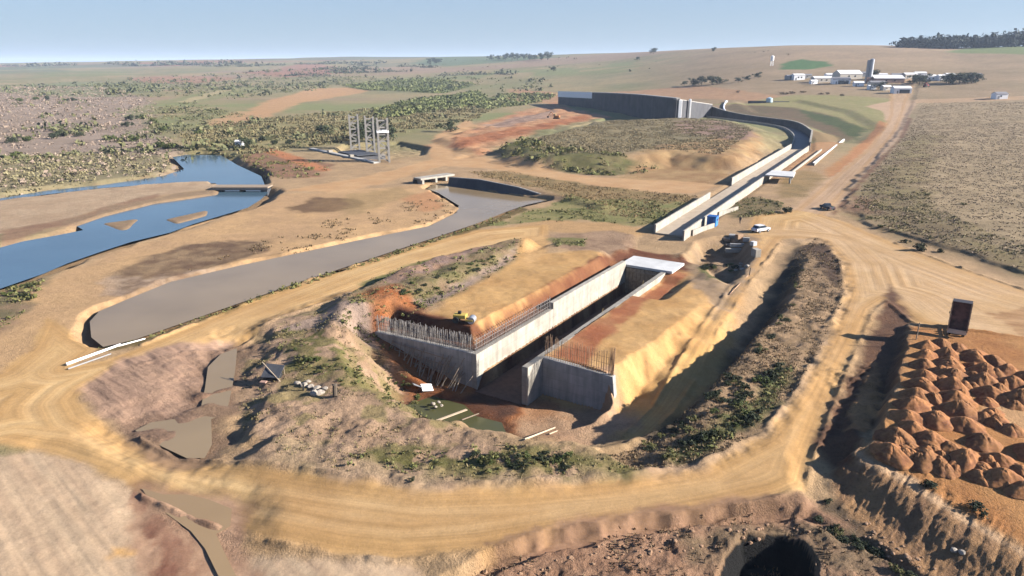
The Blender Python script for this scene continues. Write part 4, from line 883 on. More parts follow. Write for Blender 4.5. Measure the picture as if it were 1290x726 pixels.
# ------------------------------------------------------------------ reservoir wall
A_, B_ = PG(703, 131), PG(850, 149)
rv = thing('reservoir_wall', 'tall dark concrete reservoir wall with a white parapet at its left end', 'wall', (A_[0], A_[1], 0))
px_s = np.linspace(0, 1, 9); base_pts = [(A_[0] + (B_[0] - A_[0]) * u - A_[0], A_[1] + (B_[1] - A_[1]) * u - A_[1]) for u in px_s]
tops = []
for bx, by in base_pts:
    x, y = bx + A_[0], by + A_[1]; u = proj(x, y, 8)[0]
    tops.append(ZAT(x, y, np.interp(u, [703, 760, 800, 850, 880], [116, 117.5, 119.5, 124.5, 127.5])))
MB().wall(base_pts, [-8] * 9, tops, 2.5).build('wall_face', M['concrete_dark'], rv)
n2 = 3
MB().wall([(p[0] - .3, p[1] - .05) for p in base_pts[:4]], [t - 4.2 for t in tops[:4]], [t + .6 for t in tops[:4]], .25).build('parapet', M['white'], rv)
MB().wall([(p[0], p[1]) for p in base_pts[3:]], [t for t in tops[3:]], [t + .5 for t in tops[3:]], 2.8).build('coping', M['concrete_grey'], rv)
C_ = outer[-1]; cpts = [base_pts[-1], (C_[0] - A_[0] + .4, C_[1] - A_[1] + .6)]
tC = [tops[-1] - .4, zt[-1] + 1.2]
MB().wall([(cpts[0][0] + .4, cpts[0][1] - .3), cpts[1]], [-8, -8], tC, 2.0).build('side_wall', M['concrete_dark'], rv)
MB().wall([(cpts[0][0] + .4, cpts[0][1] - .4), cpts[1]], tC, [t_ + .45 for t_ in tC], 2.2).build('coping', M['concrete_grey'], rv)
for u, w_ in ((.05, 2.0), (.3, 1.0)):
    x, y = cpts[0][0] + (cpts[1][0] - cpts[0][0]) * u, cpts[0][1] + (cpts[1][1] - cpts[0][1]) * u
    MB().box(x + 1.0, y - 1.6, -4, w_, 2.2, tC[0] + 3.6).build('pier', M['white'], rv, bevel=.1)

# ------------------------------------------------------------------ canal head: dark lining, gate deck, footbridge
cwt = [(563, 224), (600, 227), (650, 237), (702, 250)]; cwb = [(563, 236), (600, 240.5), (650, 248.5), (692, 253.5)]
lo = [P(a, b, -.8) for a, b in cwb]; w0 = lo[0]
cw = thing('canal_wall', 'long dark lined bank wall dropping into the muddy canal', 'wall', (w0[0], w0[1], -.8))
tz = [ZAT(p[0], p[1] + 1.2, b[1]) for p, b in zip(lo, cwt)]
m_ = MB(); vs_ = []
for p, z in zip(lo, tz): vs_ += [(p[0] - w0[0], p[1] - w0[1], -1.2), (p[0] - w0[0] + .6, p[1] - w0[1] + 1.3, z + .8), (p[0] - w0[0] + 1.0, p[1] - w0[1] + 2.0, z + .8), (p[0] - w0[0] + 1.0, p[1] - w0[1] + 2.0, -1.2)]
fs_ = [(0, 1, 2, 3), (12, 15, 14, 13)]
for i in range(3):
    a, b = 4 * i, 4 * i + 4; fs_ += [(a, b, b + 1, a + 1), (a + 1, b + 1, b + 2, a + 2), (a + 2, b + 2, b + 3, a + 3)]
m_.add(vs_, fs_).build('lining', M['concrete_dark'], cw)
MB().wall([(p[0] - w0[0] + .75, p[1] - w0[1] + 1.5) for p in lo], [z + .8 for z in tz], [z + 1.0 for z in tz], .35).build('coping', M['concrete_grey'], cw)
ga, gb = P(530, 226, 1.6), P(573, 220, 1.6); gh = math.atan2(gb[1] - ga[1], gb[0] - ga[0]); gl = math.hypot(gb[0] - ga[0], gb[1] - ga[1])
gd = thing('sluice_deck', 'pale concrete deck on piers across the head of the muddy canal', 'bridge', (ga[0], ga[1], 0), gh)
MB().box(gl / 2, 1.8, 1.2, gl, 3.6, .55).build('deck', M['concrete'], gd, bevel=.05)
for u in (.04, .42, .72): MB().box(gl * u + .4, 1.2, -2.2, .8, 2.4, 3.4).build('pier', M['concrete'], gd, bevel=.04)
MB().box(gl * .5, 3.8, -2.2, gl, .3, 3.3).build('back_wall', M['concrete_dark'], gd)
ba, bb = P(266, 236, .5), P(337, 236, .5); bl = bb[0] - ba[0]
br = thing('river_bridge', 'short dark low bridge carrying the sand track over the blue river', 'bridge', (ba[0], ba[1], 0))
MB().box(bl / 2, 2.2, .12, bl, 4.4, .4).build('deck', M['wood'], br)
MB().box(bl / 2, -.05, -.35, bl, .3, .62).build('beam', M['dark'], br); MB().box(bl / 2, 4.3, -.35, bl, .3, .46).build('beam', M['dark'], br)
for x in (1.2, bl - 1.2): MB().box(x, 2.1, -3.2, 1.8, 4.0, 2.85).build('abutment', M['dark'], br)
MB().box(bl * .5, 2.1, -3.2, .5, 3.4, 2.85).build('pier', M['wood'], br)

# ------------------------------------------------------------------ lattice towers and footing
def tower(xl, xr, top, bot, lab, collar=None):
    x, y, z = PG((xl + xr) / 2, bot); dist = y * cp - (z - CAMZ) * sp; w = (xr - xl) / FOC * dist * .86; h = ZAT(x, y, top) - z
    t = thing('lattice_tower', lab, 'tower', (x, y, z), math.radians(14), 'lattice towers by the river')
    r = .34
    for a in (-.5, .5):
        for b in (-.5, .5): MB().box(a * w, b * w, -.5, r * 2, r * 2, h + .5 + random.uniform(-.6, .3)).build('leg', M['tower'], t)
    for k in range(1, 7):
        zz = h * k / 6.4; m = MB()
        for a in (-.5, .5): m.box(a * w, 0, zz, .22, w, .3); m.box(0, a * w, zz, w, .22, .28)
        m.build('ring_beam', M['tower'], t)
    m = MB()
    for k in range(6):
        z0, z1 = h * k / 6.4, h * (k + 1) / 6.4; s_ = 1 if k % 2 else -1
        for a in (-.5, .5): m.tube((a * w, -.5 * w * s_, z0), (a * w, .5 * w * s_, z1), .15, 4); m.tube((-.5 * w * s_, a * w, z0), (.5 * w * s_, a * w, z1), .15, 4)
    m.build('bracing', M['tower'], t)
    if collar: MB().box(0, 0, h * collar, w + .8, w + .8, .7).build('collar', M['white'], t)
tower(442, 454, 145, 193, 'leftmost pale lattice tower standing over the dark footing')
tower(462, 473, 147, 197, 'middle pale lattice tower between two like it')
tower(477, 491, 149, 204, 'right lattice tower with a white collar halfway up', .68)
f0, f1 = PG(392, 188), PG(474, 206); fh = math.atan2(f1[1] - f0[1], f1[0] - f0[0]); fl_ = math.hypot(f1[0] - f0[0], f1[1] - f0[1])
ft = thing('concrete_footing', 'low pale concrete strip running to the foot of the lattice towers', 'footing', (f0[0], f0[1], f0[2]), fh)
MB().box(fl_ / 2, 0, -.6, fl_, 2.2, 1.1).build('strip', M['concrete_grey'], ft, bevel=.05)
for u in (.33, .66): MB().box(fl_ * u, -.2, .5, 1.6, 1.6, .8).build('block', M['concrete'], ft, bevel=.05)
MB().box(fl_ * .45, 9, -2.4, fl_ * .35, 13, 2.0).build('basin', M['concrete_dark'], ft)
MB().box(fl_ * .45, 9, .05, fl_ * .3, 10, .25).build('basin_cover', M['dark'], ft)

# ------------------------------------------------------------------ tipper truck
def truck():
    x, y, z = PG(1204, 424)
    t = thing('tipper_truck', 'tipper truck with its dark empty bed raised beside the orange heaps', 'truck', (x, y, z), math.radians(-33)); t.scale = (.73, .73, .73)
    W = 2.7; L = 5.2; tilt = math.radians(72)
    # hinge at the rear (towards the camera, -y), bed swings up
    E = Matrix.Rotation(tilt, 4, 'X'); hinge = Vector((0, -.2, 1.05))
    def bedbox(m, cx, cy, cz, sx, sy, sz):
        o = Vector((cx, cy, cz)); vs = []
        for a in (-.5, .5):
            for b in (-.5, .5):
                for c in (-.5, .5): vs.append(hinge + (E @ (o + Vector((a * sx, b * sy, c * sz)))))
        return m.add(vs, [(0, 1, 3, 2), (4, 6, 7, 5), (0, 4, 5, 1), (2, 3, 7, 6), (0, 2, 6, 4), (1, 5, 7, 3)])
    bed = bedbox(MB(), 0, L / 2, 0, W, L, .12).build('bed_floor', M['bed_in'], t)
    for s in (-1, 1):
        sd = bedbox(MB(), s * (W / 2 + .06), L / 2, .62, .12, L, 1.35).build('bed_side', M['bed_in'], t)
        bedbox(MB(), s * (W / 2 + .06), L / 2, 1.34, .2, L, .1).build('rim', M['rust'], sd)
        for k in range(5): bedbox(MB(), s * (W / 2 + .17), .5 + k * 1.05, .6, .1, .14, 1.25).build('rib', M['rust'], sd)
    bedbox(MB(), 0, L + .06, .66, W + .2, .12, 1.4).build('headboard', M['bed_in'], t)
    bedbox(MB(), 0, L + .12, 1.42, W + .2, .5, .1).build('cab_guard', M['cream'], t)
    # tailgate hanging open at the rear
    MB().box(0, -.75, .75, W + .2, .1, .75).build('tailgate', M['cream'], t)
    fr = MB()
    for s in (-.42, .42): fr.box(s, 2.9, .8, .12, 7.2, .26)
    fr.box(0, -.5, .75, .9, .12, .3); fr.build('chassis', M['black'], t)
    cab = MB().hexa([(-1.2, 4.9, .9), (1.2, 4.9, .9), (1.2, 6.9, .9), (-1.2, 6.9, .9)], [(-1.15, 4.95, 2.9), (1.15, 4.95, 2.9), (1.15, 6.5, 2.9), (-1.15, 6.5, 2.9)]).build('cab', M['white'], t, bevel=.08)
    MB().box(0, 6.84, 1.85, 2.0, .06, .8, 0, -.19).build('windscreen', M['glass'], cab)
    for s in (-1, 1):
        MB().box(s * 1.19, 5.8, 1.9, .04, 1.0, .7).build('side_window', M['glass'], cab); MB().box(s * 1.5, 6.6, 2.0, .12, .15, .5).build('mirror', M['black'], cab)
        MB().box(s * .85, 6.93, 1.05, .35, .08, .22).build('headlight', M['white'], t)
        MB().box(s * .95, -.6, .8, .3, .06, .16).build('tail_light', M['red'], t)
    MB().tube((0, 4.3, 1.0), (0, 2.0, 4.6), .12, 8).build('hoist_ram', M['steel'], t)
    for yy in (.6, 1.9, 5.8):
        for s in (-1, 1):
            w = MB().tube((s * .8, yy, .5), (s * 1.25, yy, .5), .5, 18).build('wheel', M['black'], t)
            MB().tube((s * 1.22, yy, .5), (s * 1.28, yy, .5), .26, 12).build('rim', M['steel'], w)
truck()

# ------------------------------------------------------------------ dumped heaps
def heap_mesh(seed, ax=1.0):
    r = np.random.default_rng(seed); NA, NRr = 84, 28; vs = [(0, 0, 0)]; fs = []
    ph = r.uniform(0, 6, 4)
    for i in range(1, NRr + 1):
        rr = i / NRr
        for k in range(NA):
            a = 2 * math.pi * k / NA; R = rr * (1 + .10 * math.sin(2 * a + ph[0]) + .07 * math.sin(3 * a + ph[1]) + .04 * math.sin(7 * a + ph[2]))
            vs.append((R * math.cos(a) * ax, R * math.sin(a), 0))
    vs = np.array(vs); rad = np.concatenate([[0], np.repeat(np.arange(1, NRr + 1) / NRr, NA)])
    h = np.clip(1 - np.sqrt(rad ** 2 + .03) + .03, 0, 1) * 1.05 + .02
    h = h + (.08 * fbm(vs[:, 0] + seed * 3, vs[:, 1], .5, 4, seed) + .035 * fbm(vs[:, 0] + seed, vs[:, 1], .16, 4, seed + 9, .6)) * np.clip(1.3 - rad, 0, 1)
    vs[:, 2] = np.where(rad >= .999, -.25, h)
    fs = [(0, 1 + k, 1 + (k + 1) % NA) for k in range(NA)]
    for i in range(NRr - 1):
        a, b = 1 + i * NA, 1 + (i + 1) * NA
        for k in range(NA): fs.append((a + k, b + k, b + (k + 1) % NA, a + (k + 1) % NA))
    m = MB(); m.v = [tuple(p) for p in vs]; m.f = fs; return m.mesh('soil_heap', M['pile' if seed % 3 else 'pile_b'], True)
HM = [heap_mesh(i + 1) for i in range(6)]
HEAPS = [(1167, 431, 1.8, 1.0), (1165, 443, 1.9, 1.1), (1163, 455, 1.9, 1.1), (1163, 469, 2.0, 1.2), (1160, 481, 2.0, 1.2), (1154, 493, 2.1, 1.2), (1149, 505, 2.1, 1.1), (1143, 520, 2.0, 1.1),
 (1185, 430, 1.9, 1.1), (1192, 442, 2.0, 1.1), (1197, 456, 2.1, 1.2), (1201, 469, 2.2, 1.3), (1199, 483, 2.2, 1.3), (1203, 497, 2.3, 1.3), (1206, 512, 2.3, 1.3), (1214, 530, 2.2, 1.2), (1178, 524, 2.1, 1.1),
 (1206, 433, 1.7, .9), (1226, 447, 2.1, 1.1), (1240, 462, 2.2, 1.2), (1238, 477, 2.2, 1.3), (1246, 492, 2.0, 1.2),
 (1229, 440, 1.8, .9), (1250, 451, 2.0, 1.1), (1268, 463, 2.1, 1.1), (1275, 478, 2.1, 1.1), (1284, 500, 2.6, 1.6), (1292, 470, 2.0, 1.1), (1305, 488, 2.1, 1.2),
 (1129, 545, 2.1, 1.2), (1122, 564, 2.2, 1.2), (1172, 550, 2.2, 1.3), (1165, 572, 2.2, 1.2), (1150, 535, 1.9, 1.0), (1215, 575, 2.1, 1.2), (1238, 552, 2.0, 1.1), (1258, 577, 2.1, 1.1), (1262, 598, 2.1, 1.1), (1196, 560, 1.9, 1.0), (1285, 590, 1.9, 1.0), (1300, 566, 2.0, 1.1), (1244, 596, 1.5, .7), (1290, 612, 1.9, 1.0), (1310, 600, 2.0, 1.1), (1190, 585, 1.4, .6)]
rh = random.Random(3)
for k in range(84):
    u, v = rh.random(), rh.random(); px, py = (1160 + 120 * u + 10 * v, 436 + 36 * u + 70 * v) if k < 46 else (1120 + 150 * u, 545 + 40 * u + 22 * v)
    HEAPS.append((px, py, rh.uniform(1.1, 1.6), rh.uniform(.6, .95)))
for i, (px, py, R_m, h) in enumerate(HEAPS):
    x, y, z = PG(px, py + 7)
    o = put('soil_heap', HM[i % 6]); o.location = (x, y, z - .06); a_ = random.uniform(.85, 1.15); o.scale = (R_m * a_ * .82, R_m / a_ * .82, h * random.uniform(.9, 1.25)); o.rotation_euler = (0, 0, random.uniform(0, 6.28))
    tag(o, 'heap of orange gravelly soil tipped close to others on the yard right of the ditch', 'soil heap', 'dumped soil heaps')
# two lone dark clods on the yard edge
for px, py, lab in ((1168, 612, 'small dark clump of weeds on the yard edge, the farther of two'), (1228, 642, 'small dark clump of weeds on the yard edge, the nearer of two')):
    pass
# ------------------------------------------------------------------ vehicles, cabins, small site things
def car(px, py, rz, lab, paint, pickup=False, name='parked_car'):
    x, y, z = PG(px, py); t = thing(name, lab, 'car', (x, y, z), rz)
    prof = [(-2.1, .35), (-2.1, .85), (-1.95, .95), (1.0, .95), (2.0, .85), (2.1, .7), (2.1, .35)]
    m = MB(); n = len(prof)
    m.add([(a, -.85, b) for a, b in prof] + [(a, .85, b) for a, b in prof], [tuple(range(n)), tuple(range(n, 2 * n))[::-1]] + [(i, n + i, n + (i + 1) % n, (i + 1) % n) for i in range(n)])
    b = m.build('body', paint, t, bevel=.06)
    x0, x1 = (-.4, 1.2) if pickup else (-1.75, 1.15)
    gh = MB().hexa([(x0, -.8, .95), (x1, -.8, .95), (x1, .8, .95), (x0, .8, .95)], [(x0 + .3, -.66, 1.48), (x1 - .75, -.66, 1.48), (x1 - .75, .66, 1.48), (x0 + .3, .66, 1.48)]).build('windows', M['glass'], t)
    MB().prism([(x0 + .28, -.68), (x1 - .72, -.68), (x1 - .72, .68), (x0 + .28, .68)], 1.47, 1.53).build('roof', paint, t, bevel=.02)
    if pickup:
        MB().prism([(-2.0, -.78), (-.5, -.78), (-.5, .78), (-2.0, .78)], .96, 1.0).build('load_bed', M['black'], t)
    for sx in (-1.3, 1.3):
        for sy in (-.86, .86):
            w = MB().tube((sx, sy - .1, .32), (sx, sy + .1, .32), .32, 16).build('wheel', M['black'], t)
            MB().tube((sx, sy * 1.12 - .02, .32), (sx, sy * 1.12 + .02, .32), .18, 10).build('rim', M['steel'], w)
    for sy in (-.6, .6):
        MB().box(2.08, sy, .62, .08, .35, .16).build('headlight', M['steel'], t); MB().box(-2.1, sy, .66, .06, .3, .16).build('tail_light', M['red'], t)
car(958, 292, math.radians(30), 'white car parked alone on the pale dirt yard by the junction', M['white_car'])
car(1042, 264, math.radians(100), 'dark pickup standing at the road edge below the brown field', M['dark'], True, 'pickup_truck')
# blue cabin
x, y, z = PG(897, 285)
t = thing('site_cabin', 'bright blue box cabin against the right wall of the flume', 'cabin', (x, y, z), -CB)
MB().box(0, 0, .1, 2.0, 2.2, 2.1).build('body', M['blue'], t, bevel=.05); MB().box(0, 0, 2.2, 2.15, 2.35, .14).build('roof', M['blue_d'], t, bevel=.03)
MB().box(0, -1.12, .2, .8, .05, 1.8).build('door', M['blue_d'], t); MB().box(1.02, 0, 1.3, .04, .8, .5).build('window', M['glass'], t); MB().box(0, 0, -.1, 1.8, 2.0, .2).build('skid', M['black'], t)
# person by the cabin: one continuous skinned body
def person(px, py, lab, rz=0.0):
    x, y, z = PG(px, py)
    J = [((0, 0, .95), .15), ((0, 0, 1.15), .14), ((0, 0, 1.38), .17), ((0, .01, 1.5), .07), ((0, .02, 1.60), .085), ((0, .02, 1.72), .085),
         ((.10, 0, .88), .10), ((.12, .02, .5), .075), ((.12, 0, .09), .05), ((.13, .13, .04), .045),
         ((-.10, 0, .88), .10), ((-.13, -.04, .5), .075), ((-.14, -.05, .09), .05), ((-.15, .08, .04), .045),
         ((.19, 0, 1.40), .075), ((.25, .0, 1.14), .05), ((.24, .1, .90), .04), ((.24, .14, .80), .035),
         ((-.19, 0, 1.40), .075), ((-.25, .0, 1.14), .05), ((-.24, .1, .90), .04), ((-.24, .14, .80), .035)]
    Ed = [(0, 1), (1, 2), (2, 3), (3, 4), (4, 5), (0, 6), (6, 7), (7, 8), (8, 9), (0, 10), (10, 11), (11, 12), (12, 13), (2, 14), (14, 15), (15, 16), (16, 17), (2, 18), (18, 19), (19, 20), (20, 21)]
    me = bpy.data.meshes.new('person'); me.from_pydata([j[0] for j in J], Ed, []); o = bpy.data.objects.new('person', me); C.objects.link(o)
    sm = o.modifiers.new('skin', 'SKIN'); ly = me.skin_vertices[0] if me.skin_vertices else None
    if ly is not None:
        for i, j in enumerate(J): ly.data[i].radius = (j[1], j[1])
        ly.data[0].use_root = True
    o.modifiers.new('sub', 'SUBSURF').levels = 1; o.modifiers['sub'].render_levels = 1
    dg = bpy.context.evaluated_depsgraph_get(); em = bpy.data.meshes.new_from_object(o.evaluated_get(dg))
    o.modifiers.clear(); o.data = em; em.materials.clear()
    for mm in ('cloth', 'skin'): em.materials.append(M[mm])
    for p in em.polygons:
        c = p.center; p.material_index = 1 if (c.z > 1.5 or (c.z < .88 and abs(c.x) > .19 and c.y > .07)) else 0; p.use_smooth = True
    o.location = (x, y, z); o.rotation_euler = (0, 0, rz); tag(o, lab, 'person')
    h = MB()
    for k in range(5):
        a = .09 * math.cos(k * .35); zz = 1.66 + .09 * math.sin(k * .35) * 1.2
        h.tube((0, .01, zz), (0, .01, zz + .035), a + .012, 10, a)
    h.build('hair', M['hair'], o)
bm_ok = True
try: person(932, 282, 'person in dark clothes standing on the yard right of the blue cabin', math.radians(150))
except Exception as e: print('person failed', e)
# road roller on the left fill
x, y, z = PG(583, 406)
t = thing('road_roller', 'small yellow roller working on the sandy left fill', 'roller', (x, y, z), math.radians(-12))
MB().box(-.4, 0, .75, 2.2, 1.3, .7).build('body', M['yellow'], t, bevel=.1); MB().box(.95, 0, .7, .5, .9, .35).build('yoke', M['yellow_d'], t, bevel=.05)
dr = MB().tube((1.6, -.75, .6), (1.6, .75, .6), .6, 22).build('drum', M['steel'], t)
for s in (-1, 1):
    MB().tube((-1.0, s * .55, .55), (-1.0, s * .9, .55), .55, 18).build('wheel', M['black'], t)
    MB().box(1.3, s * .82, .5, 1.2, .1, .25).build('fork', M['yellow'], t)
t.scale = (.8, .8, .8); MB().box(-.5, 0, 1.42, .5, .5, .5).build('seat', M['black'], t)
# excavator by the reservoir
x, y, z = PG(701, 150)
t = thing('excavator', 'small dusty excavator on the red earth below the reservoir wall', 'excavator', (x, y, z), math.radians(160))
for s in (-1, 1): MB().hexa([(-1.7, s * 1.0 - .3, .1), (1.7, s * 1.0 - .3, .1), (1.7, s * 1.0 + .3, .1), (-1.7, s * 1.0 + .3, .1)], [(-2.0, s * 1.0 - .3, .8), (2.0, s * 1.0 - .3, .8), (2.0, s * 1.0 + .3, .8), (-2.0, s * 1.0 + .3, .8)]).build('track', M['black'], t)
MB().box(-.3, 0, .9, 3.4, 2.5, 1.2).build('house', M['orange'], t, bevel=.1); cb = MB().box(.9, .7, 1.6, 1.4, 1.0, 1.5).build('cab', M['yellow_d'], t, bevel=.06); MB().box(1.62, .7, 2.0, .04, .8, .8).build('windscreen', M['glass'], cb)
MB().tube((1.2, -.3, 1.6), (3.6, -.3, 4.2), .28, 6, .22).build('boom', M['orange'], t); MB().tube((3.6, -.3, 4.2), (5.6, -.3, 1.6), .2, 6, .15).build('stick', M['orange'], t)
MB().hexa([(5.2, -.8, .6), (6.0, -.8, .6), (6.0, .2, .6), (5.2, .2, .6)], [(5.1, -.8, 1.6), (6.3, -.8, 1.5), (6.3, .2, 1.5), (5.1, .2, 1.6)]).build('bucket', M['black'], t)
# dark tarp shelter on the hummocks
x, y, z = PG(343, 477)
t = thing('tarp_shelter', 'low shelter of dark grey sheet with a pale pole across, on the hummocks', 'shelter', (x, y, z), math.radians(-8))
MB().hexa([(-1.0, -.7, .35), (1.2, -.75, .45), (1.2, .9, 1.25), (-.9, .9, 1.35)], [(-1.0, -.7, .43), (1.2, -.75, .53), (1.2, .9, 1.33), (-.9, .9, 1.43)]).build('roof_sheet', M['dark'], t)
for px_, py_ in ((-.9, -.6), (1.1, -.65), (1.1, .8), (-.8, .8)): MB().tube((px_, py_, -.2), (px_, py_, .4 + (.85 if py_ > 0 else 0)), .05).build('post', M['wood'], t)
MB().box(.1, .1, 0, 1.7, 1.2, .5).build('crate', M['black'], t); MB().tube((-1.5, .9, 1.55), (1.5, -1.1, .25), .05, 6).build('pole', M['plank'], t); MB().box(-.5, -1.1, 0, .7, .5, .12).build('mat', M['brickred'], t)
# rusty stump, marker posts
def post(px, py, h, r, m, lab, name='post', rz=0):
    x, y, z = PG(px, py); t = thing(name, lab, 'post', (x, y, z), rz)
    MB().tube((0, 0, -.3), (.06, .02, h), r, 8, r * .85).build('shaft', m, t, smooth=False); MB().tube((.06, .02, h), (.06, .02, h + .08), r * 1.15, 8, r * .6).build('cap', m, t)
post(422, 499, 1.3, .26, M['bark'], 'thick dark stump-like post standing on the hummocks', 'dark_stump')
post(382, 492, .7, .12, M['black'], 'short black post beside the pale stones on the hummocks')
post(944, 347, 1.3, .08, M['black'], 'thin dark marker post at the edge of the ramp track')
post(878, 286, 1.5, .1, M['black'], 'dark post touching the flume wall left of the blue cabin')
post(1154, 428, 2.2, .07, M['wood'], 'slim wooden stake at the head of the ditch by the heaps', 'wooden_stake')
# crumpled formwork panels and planks in the pit
def flat(name, px, py, sx, sy, sz, rz, m, lab, cat, rx=0, ry=0, lift=0.0):
    x, y, z = PG(px, py); t = MB().box(0, 0, 0, sx, sy, sz, 0, rx, ry).build(name, m, bevel=.02); t.location = (x, y, z + lift); t.rotation_euler = (0, 0, rz); return tag(t, lab, cat)
flat('metal_sheet', 538, 491, 1.5, 1.1, .1, .5, M['white'], 'white bent sheet lying on red clay beside the pit pond', 'sheet', .5, .2, .25)
flat('metal_sheet', 526, 488, 1.3, 1.2, .1, .2, M['steel'], 'grey-blue bent sheet left of the white sheet on red clay', 'sheet', -.3, .45, .2)
a, b = P(550, 530, -5.0), P(588, 516, -5.0); L_ = math.hypot(b[0] - a[0], b[1] - a[1])
t = MB().box(0, 0, 0, L_, .32, .08).build('plank', M['plank']); t.location = ((a[0] + b[0]) / 2, (a[1] + b[1]) / 2, -5.05); t.rotation_euler = (0, 0, math.atan2(b[1] - a[1], b[0] - a[0])); tag(t, 'broad pale plank laid across the green pit pond', 'plank')
a, b = P(582, 529, -5.0), P(603, 521, -5.0); L_ = math.hypot(b[0] - a[0], b[1] - a[1])
t = MB().box(0, 0, 0, L_, .14, .07).build('plank', M['wood']); t.location = ((a[0] + b[0]) / 2, (a[1] + b[1]) / 2, -5.04); t.rotation_euler = (0, 0, math.atan2(b[1] - a[1], b[0] - a[0])); tag(t, 'thin grey plank floating right of the broad plank', 'plank')
def pole(pa, pb, z, r, m, lab, name='timber_pole'):
    a, b = PG(*pa), PG(*pb); t = MB().tube((0, 0, r + .03), (b[0] - a[0], b[1] - a[1], b[2] - a[2] + r + .03), r, 7, r * .8).build(name, m); t.location = a; return tag(t, lab, 'pole')
pole((661, 555), (699, 540), -5, .09, M['plank'], 'long pale timber pole lying across the pit floor')
pole((692, 548), (702, 544), -5, .08, M['plank'], 'short pale timber pole beside the long one in the pit')
# white pipes by the canal
pole((84, 461), (152, 436), 0, .17, M['white'], 'long white pipe on the canal dike, the nearer of two', 'white_pipe')
pole((150, 437), (183, 428), 0, .10, M['white'], 'thin white pipe on the canal dike beyond the long one', 'white_pipe')
pole((86, 466), (140, 447), 0, .09, M['grey'], 'grey pipe lying just below the long white pipe', 'grey_pipe')
# stones
def rock_mesh(seed):
    bm = bmesh.new(); bmesh.ops.create_icosphere(bm, subdivisions=2, radius=.5); r = np.random.default_rng(seed)
    o_ = r.uniform(0, 9, 3)
    for v in bm.verts:
        n = float(fbm(np.array([v.co.x * 2 + o_[0]]), np.array([v.co.y * 2 + v.co.z * 1.7 + o_[1]]), 1.0, 3, seed)[0]); v.co *= 1 + .35 * n
        v.co.z *= .7
    me = bpy.data.meshes.new('stone'); bm.to_mesh(me); bm.free(); me.materials.append(M['rock']); return me
RK = [rock_mesh(i) for i in range(5)]; CL = []
for k_ in RK:
    c_ = k_.copy(); c_.materials.clear(); c_.materials.append(M['clod']); CL.append(c_)
def stone(px, py, s, lab, grp, name='stone', m=None):
    x, y, z = PG(px, py); o = put(name, (CL if name == 'clod' else RK)[random.randrange(5)]); o.location = (x, y, z + s * .12); o.scale = (s, s * random.uniform(.7, 1.1), s * random.uniform(.6, 1)); o.rotation_euler = (0, 0, random.uniform(0, 6)); return tag(o, lab, 'stone', grp)
for px, py, s in ((546, 516, .55), (553, 514, .6), (557, 518, .5), (549, 520, .4)): o = stone(px, py, s, 'pale stone in the small clump standing in the pit pond', 'stones in the pit pond'); o.location.z = -4.98
for px, py, s in ((375, 484, .8), (383, 486, 1.0), (391, 488, .9), (399, 490, .8), (404, 496, .9), (396, 497, 1.0), (388, 482, .7), (409, 490, .7)): stone(px, py, s, 'pale stone in the row left of the dark stump', 'pale stones on the hummocks')
for i in range(60):
    px = random.uniform(600, 1020); py = np.interp(px, [600, 800, 1000, 1020], [722, 682, 658, 662]) + random.uniform(-4, 20)
    stone(px, py, random.uniform(.15, .42), 'clod of pale earth in the rubble line below the ring road', 'clods along the lower scarp', 'clod')
for i in range(26):
    u = random.random(); px = 1040 + u * 130 + random.uniform(-14, 14); py = 642 + u * 80 + random.uniform(-10, 10)
    stone(px, py, random.uniform(.15, .4), 'clod of earth at the foot of the eroded yard slope', 'clods below the yard slope', 'clod')
for px, py, lab in ((1201, 694, 'pale angular rock at the foot of the eroded slope, the left one'), (1212, 697, 'pale angular rock at the foot of the eroded slope, the right one')): stone(px, py, .55, lab, None, 'rock')
# building materials by the ramp head
def block(px, py, sx, sy, sz, rz, m, lab, name, cat, rx=0.0, grp=None):
    x, y, z = PG(px, py); t = MB().box(0, 0, -.05, sx, sy, sz, 0, rx).build(name, m, bevel=.03); t.location = (x, y, z); t.rotation_euler = (0, 0, rz); return tag(t, lab, cat, grp)
block(930, 318, 5.2, .7, .8, -.12, M['concrete'], 'long pale concrete beam lying by the ramp head, the nearer one', 'concrete_beam', 'beam')
block(934, 311, 4.6, .6, .7, -.10, M['concrete_grey'], 'grey concrete beam lying behind the pale one by the ramp head', 'concrete_beam', 'beam')
block(952, 323, 1.1, 1.6, 1.5, .2, M['concrete'], 'squarish pale concrete block at the right end of the beams', 'concrete_block', 'block')
block(949, 309, 1.0, .9, .8, .5, M['slab'], 'small whitish block behind the right end of the beams', 'concrete_block', 'block')
for i, (px, py, w) in enumerate(((915, 303, 1.6), (922, 300, 1.2), (931, 301, 1.4), (917, 311, 1.0), (940, 304, 1.3), (925, 306, 1.1))):
    block(px, py, w, .9, .6 + .2 * (i % 3), random.uniform(-.8, .8), M[('wood', 'concrete_grey', 'rust')[i % 3]], ('brown board bundle in the jumble behind the beams', 'grey rubble block in the jumble behind the beams', 'rusty steel sheet in the jumble behind the beams')[i % 3], ('board_bundle', 'rubble_block', 'rusty_sheet')[i % 3], ('boards', 'rubble', 'sheet')[i % 3], random.uniform(-.3, .3), 'jumble of building materials')
for i, (px, py) in enumerate(((931, 337), (936, 340), (941, 336), (927, 341), (934, 333))): stone(px, py, .9, 'pale rubble stone below the concrete beams', 'rubble below the beams')
pole((942, 348), (919, 372), 0, .1, M['rust'], 'rusty pipe lying along the edge of the ramp track', 'rusty_pipe')
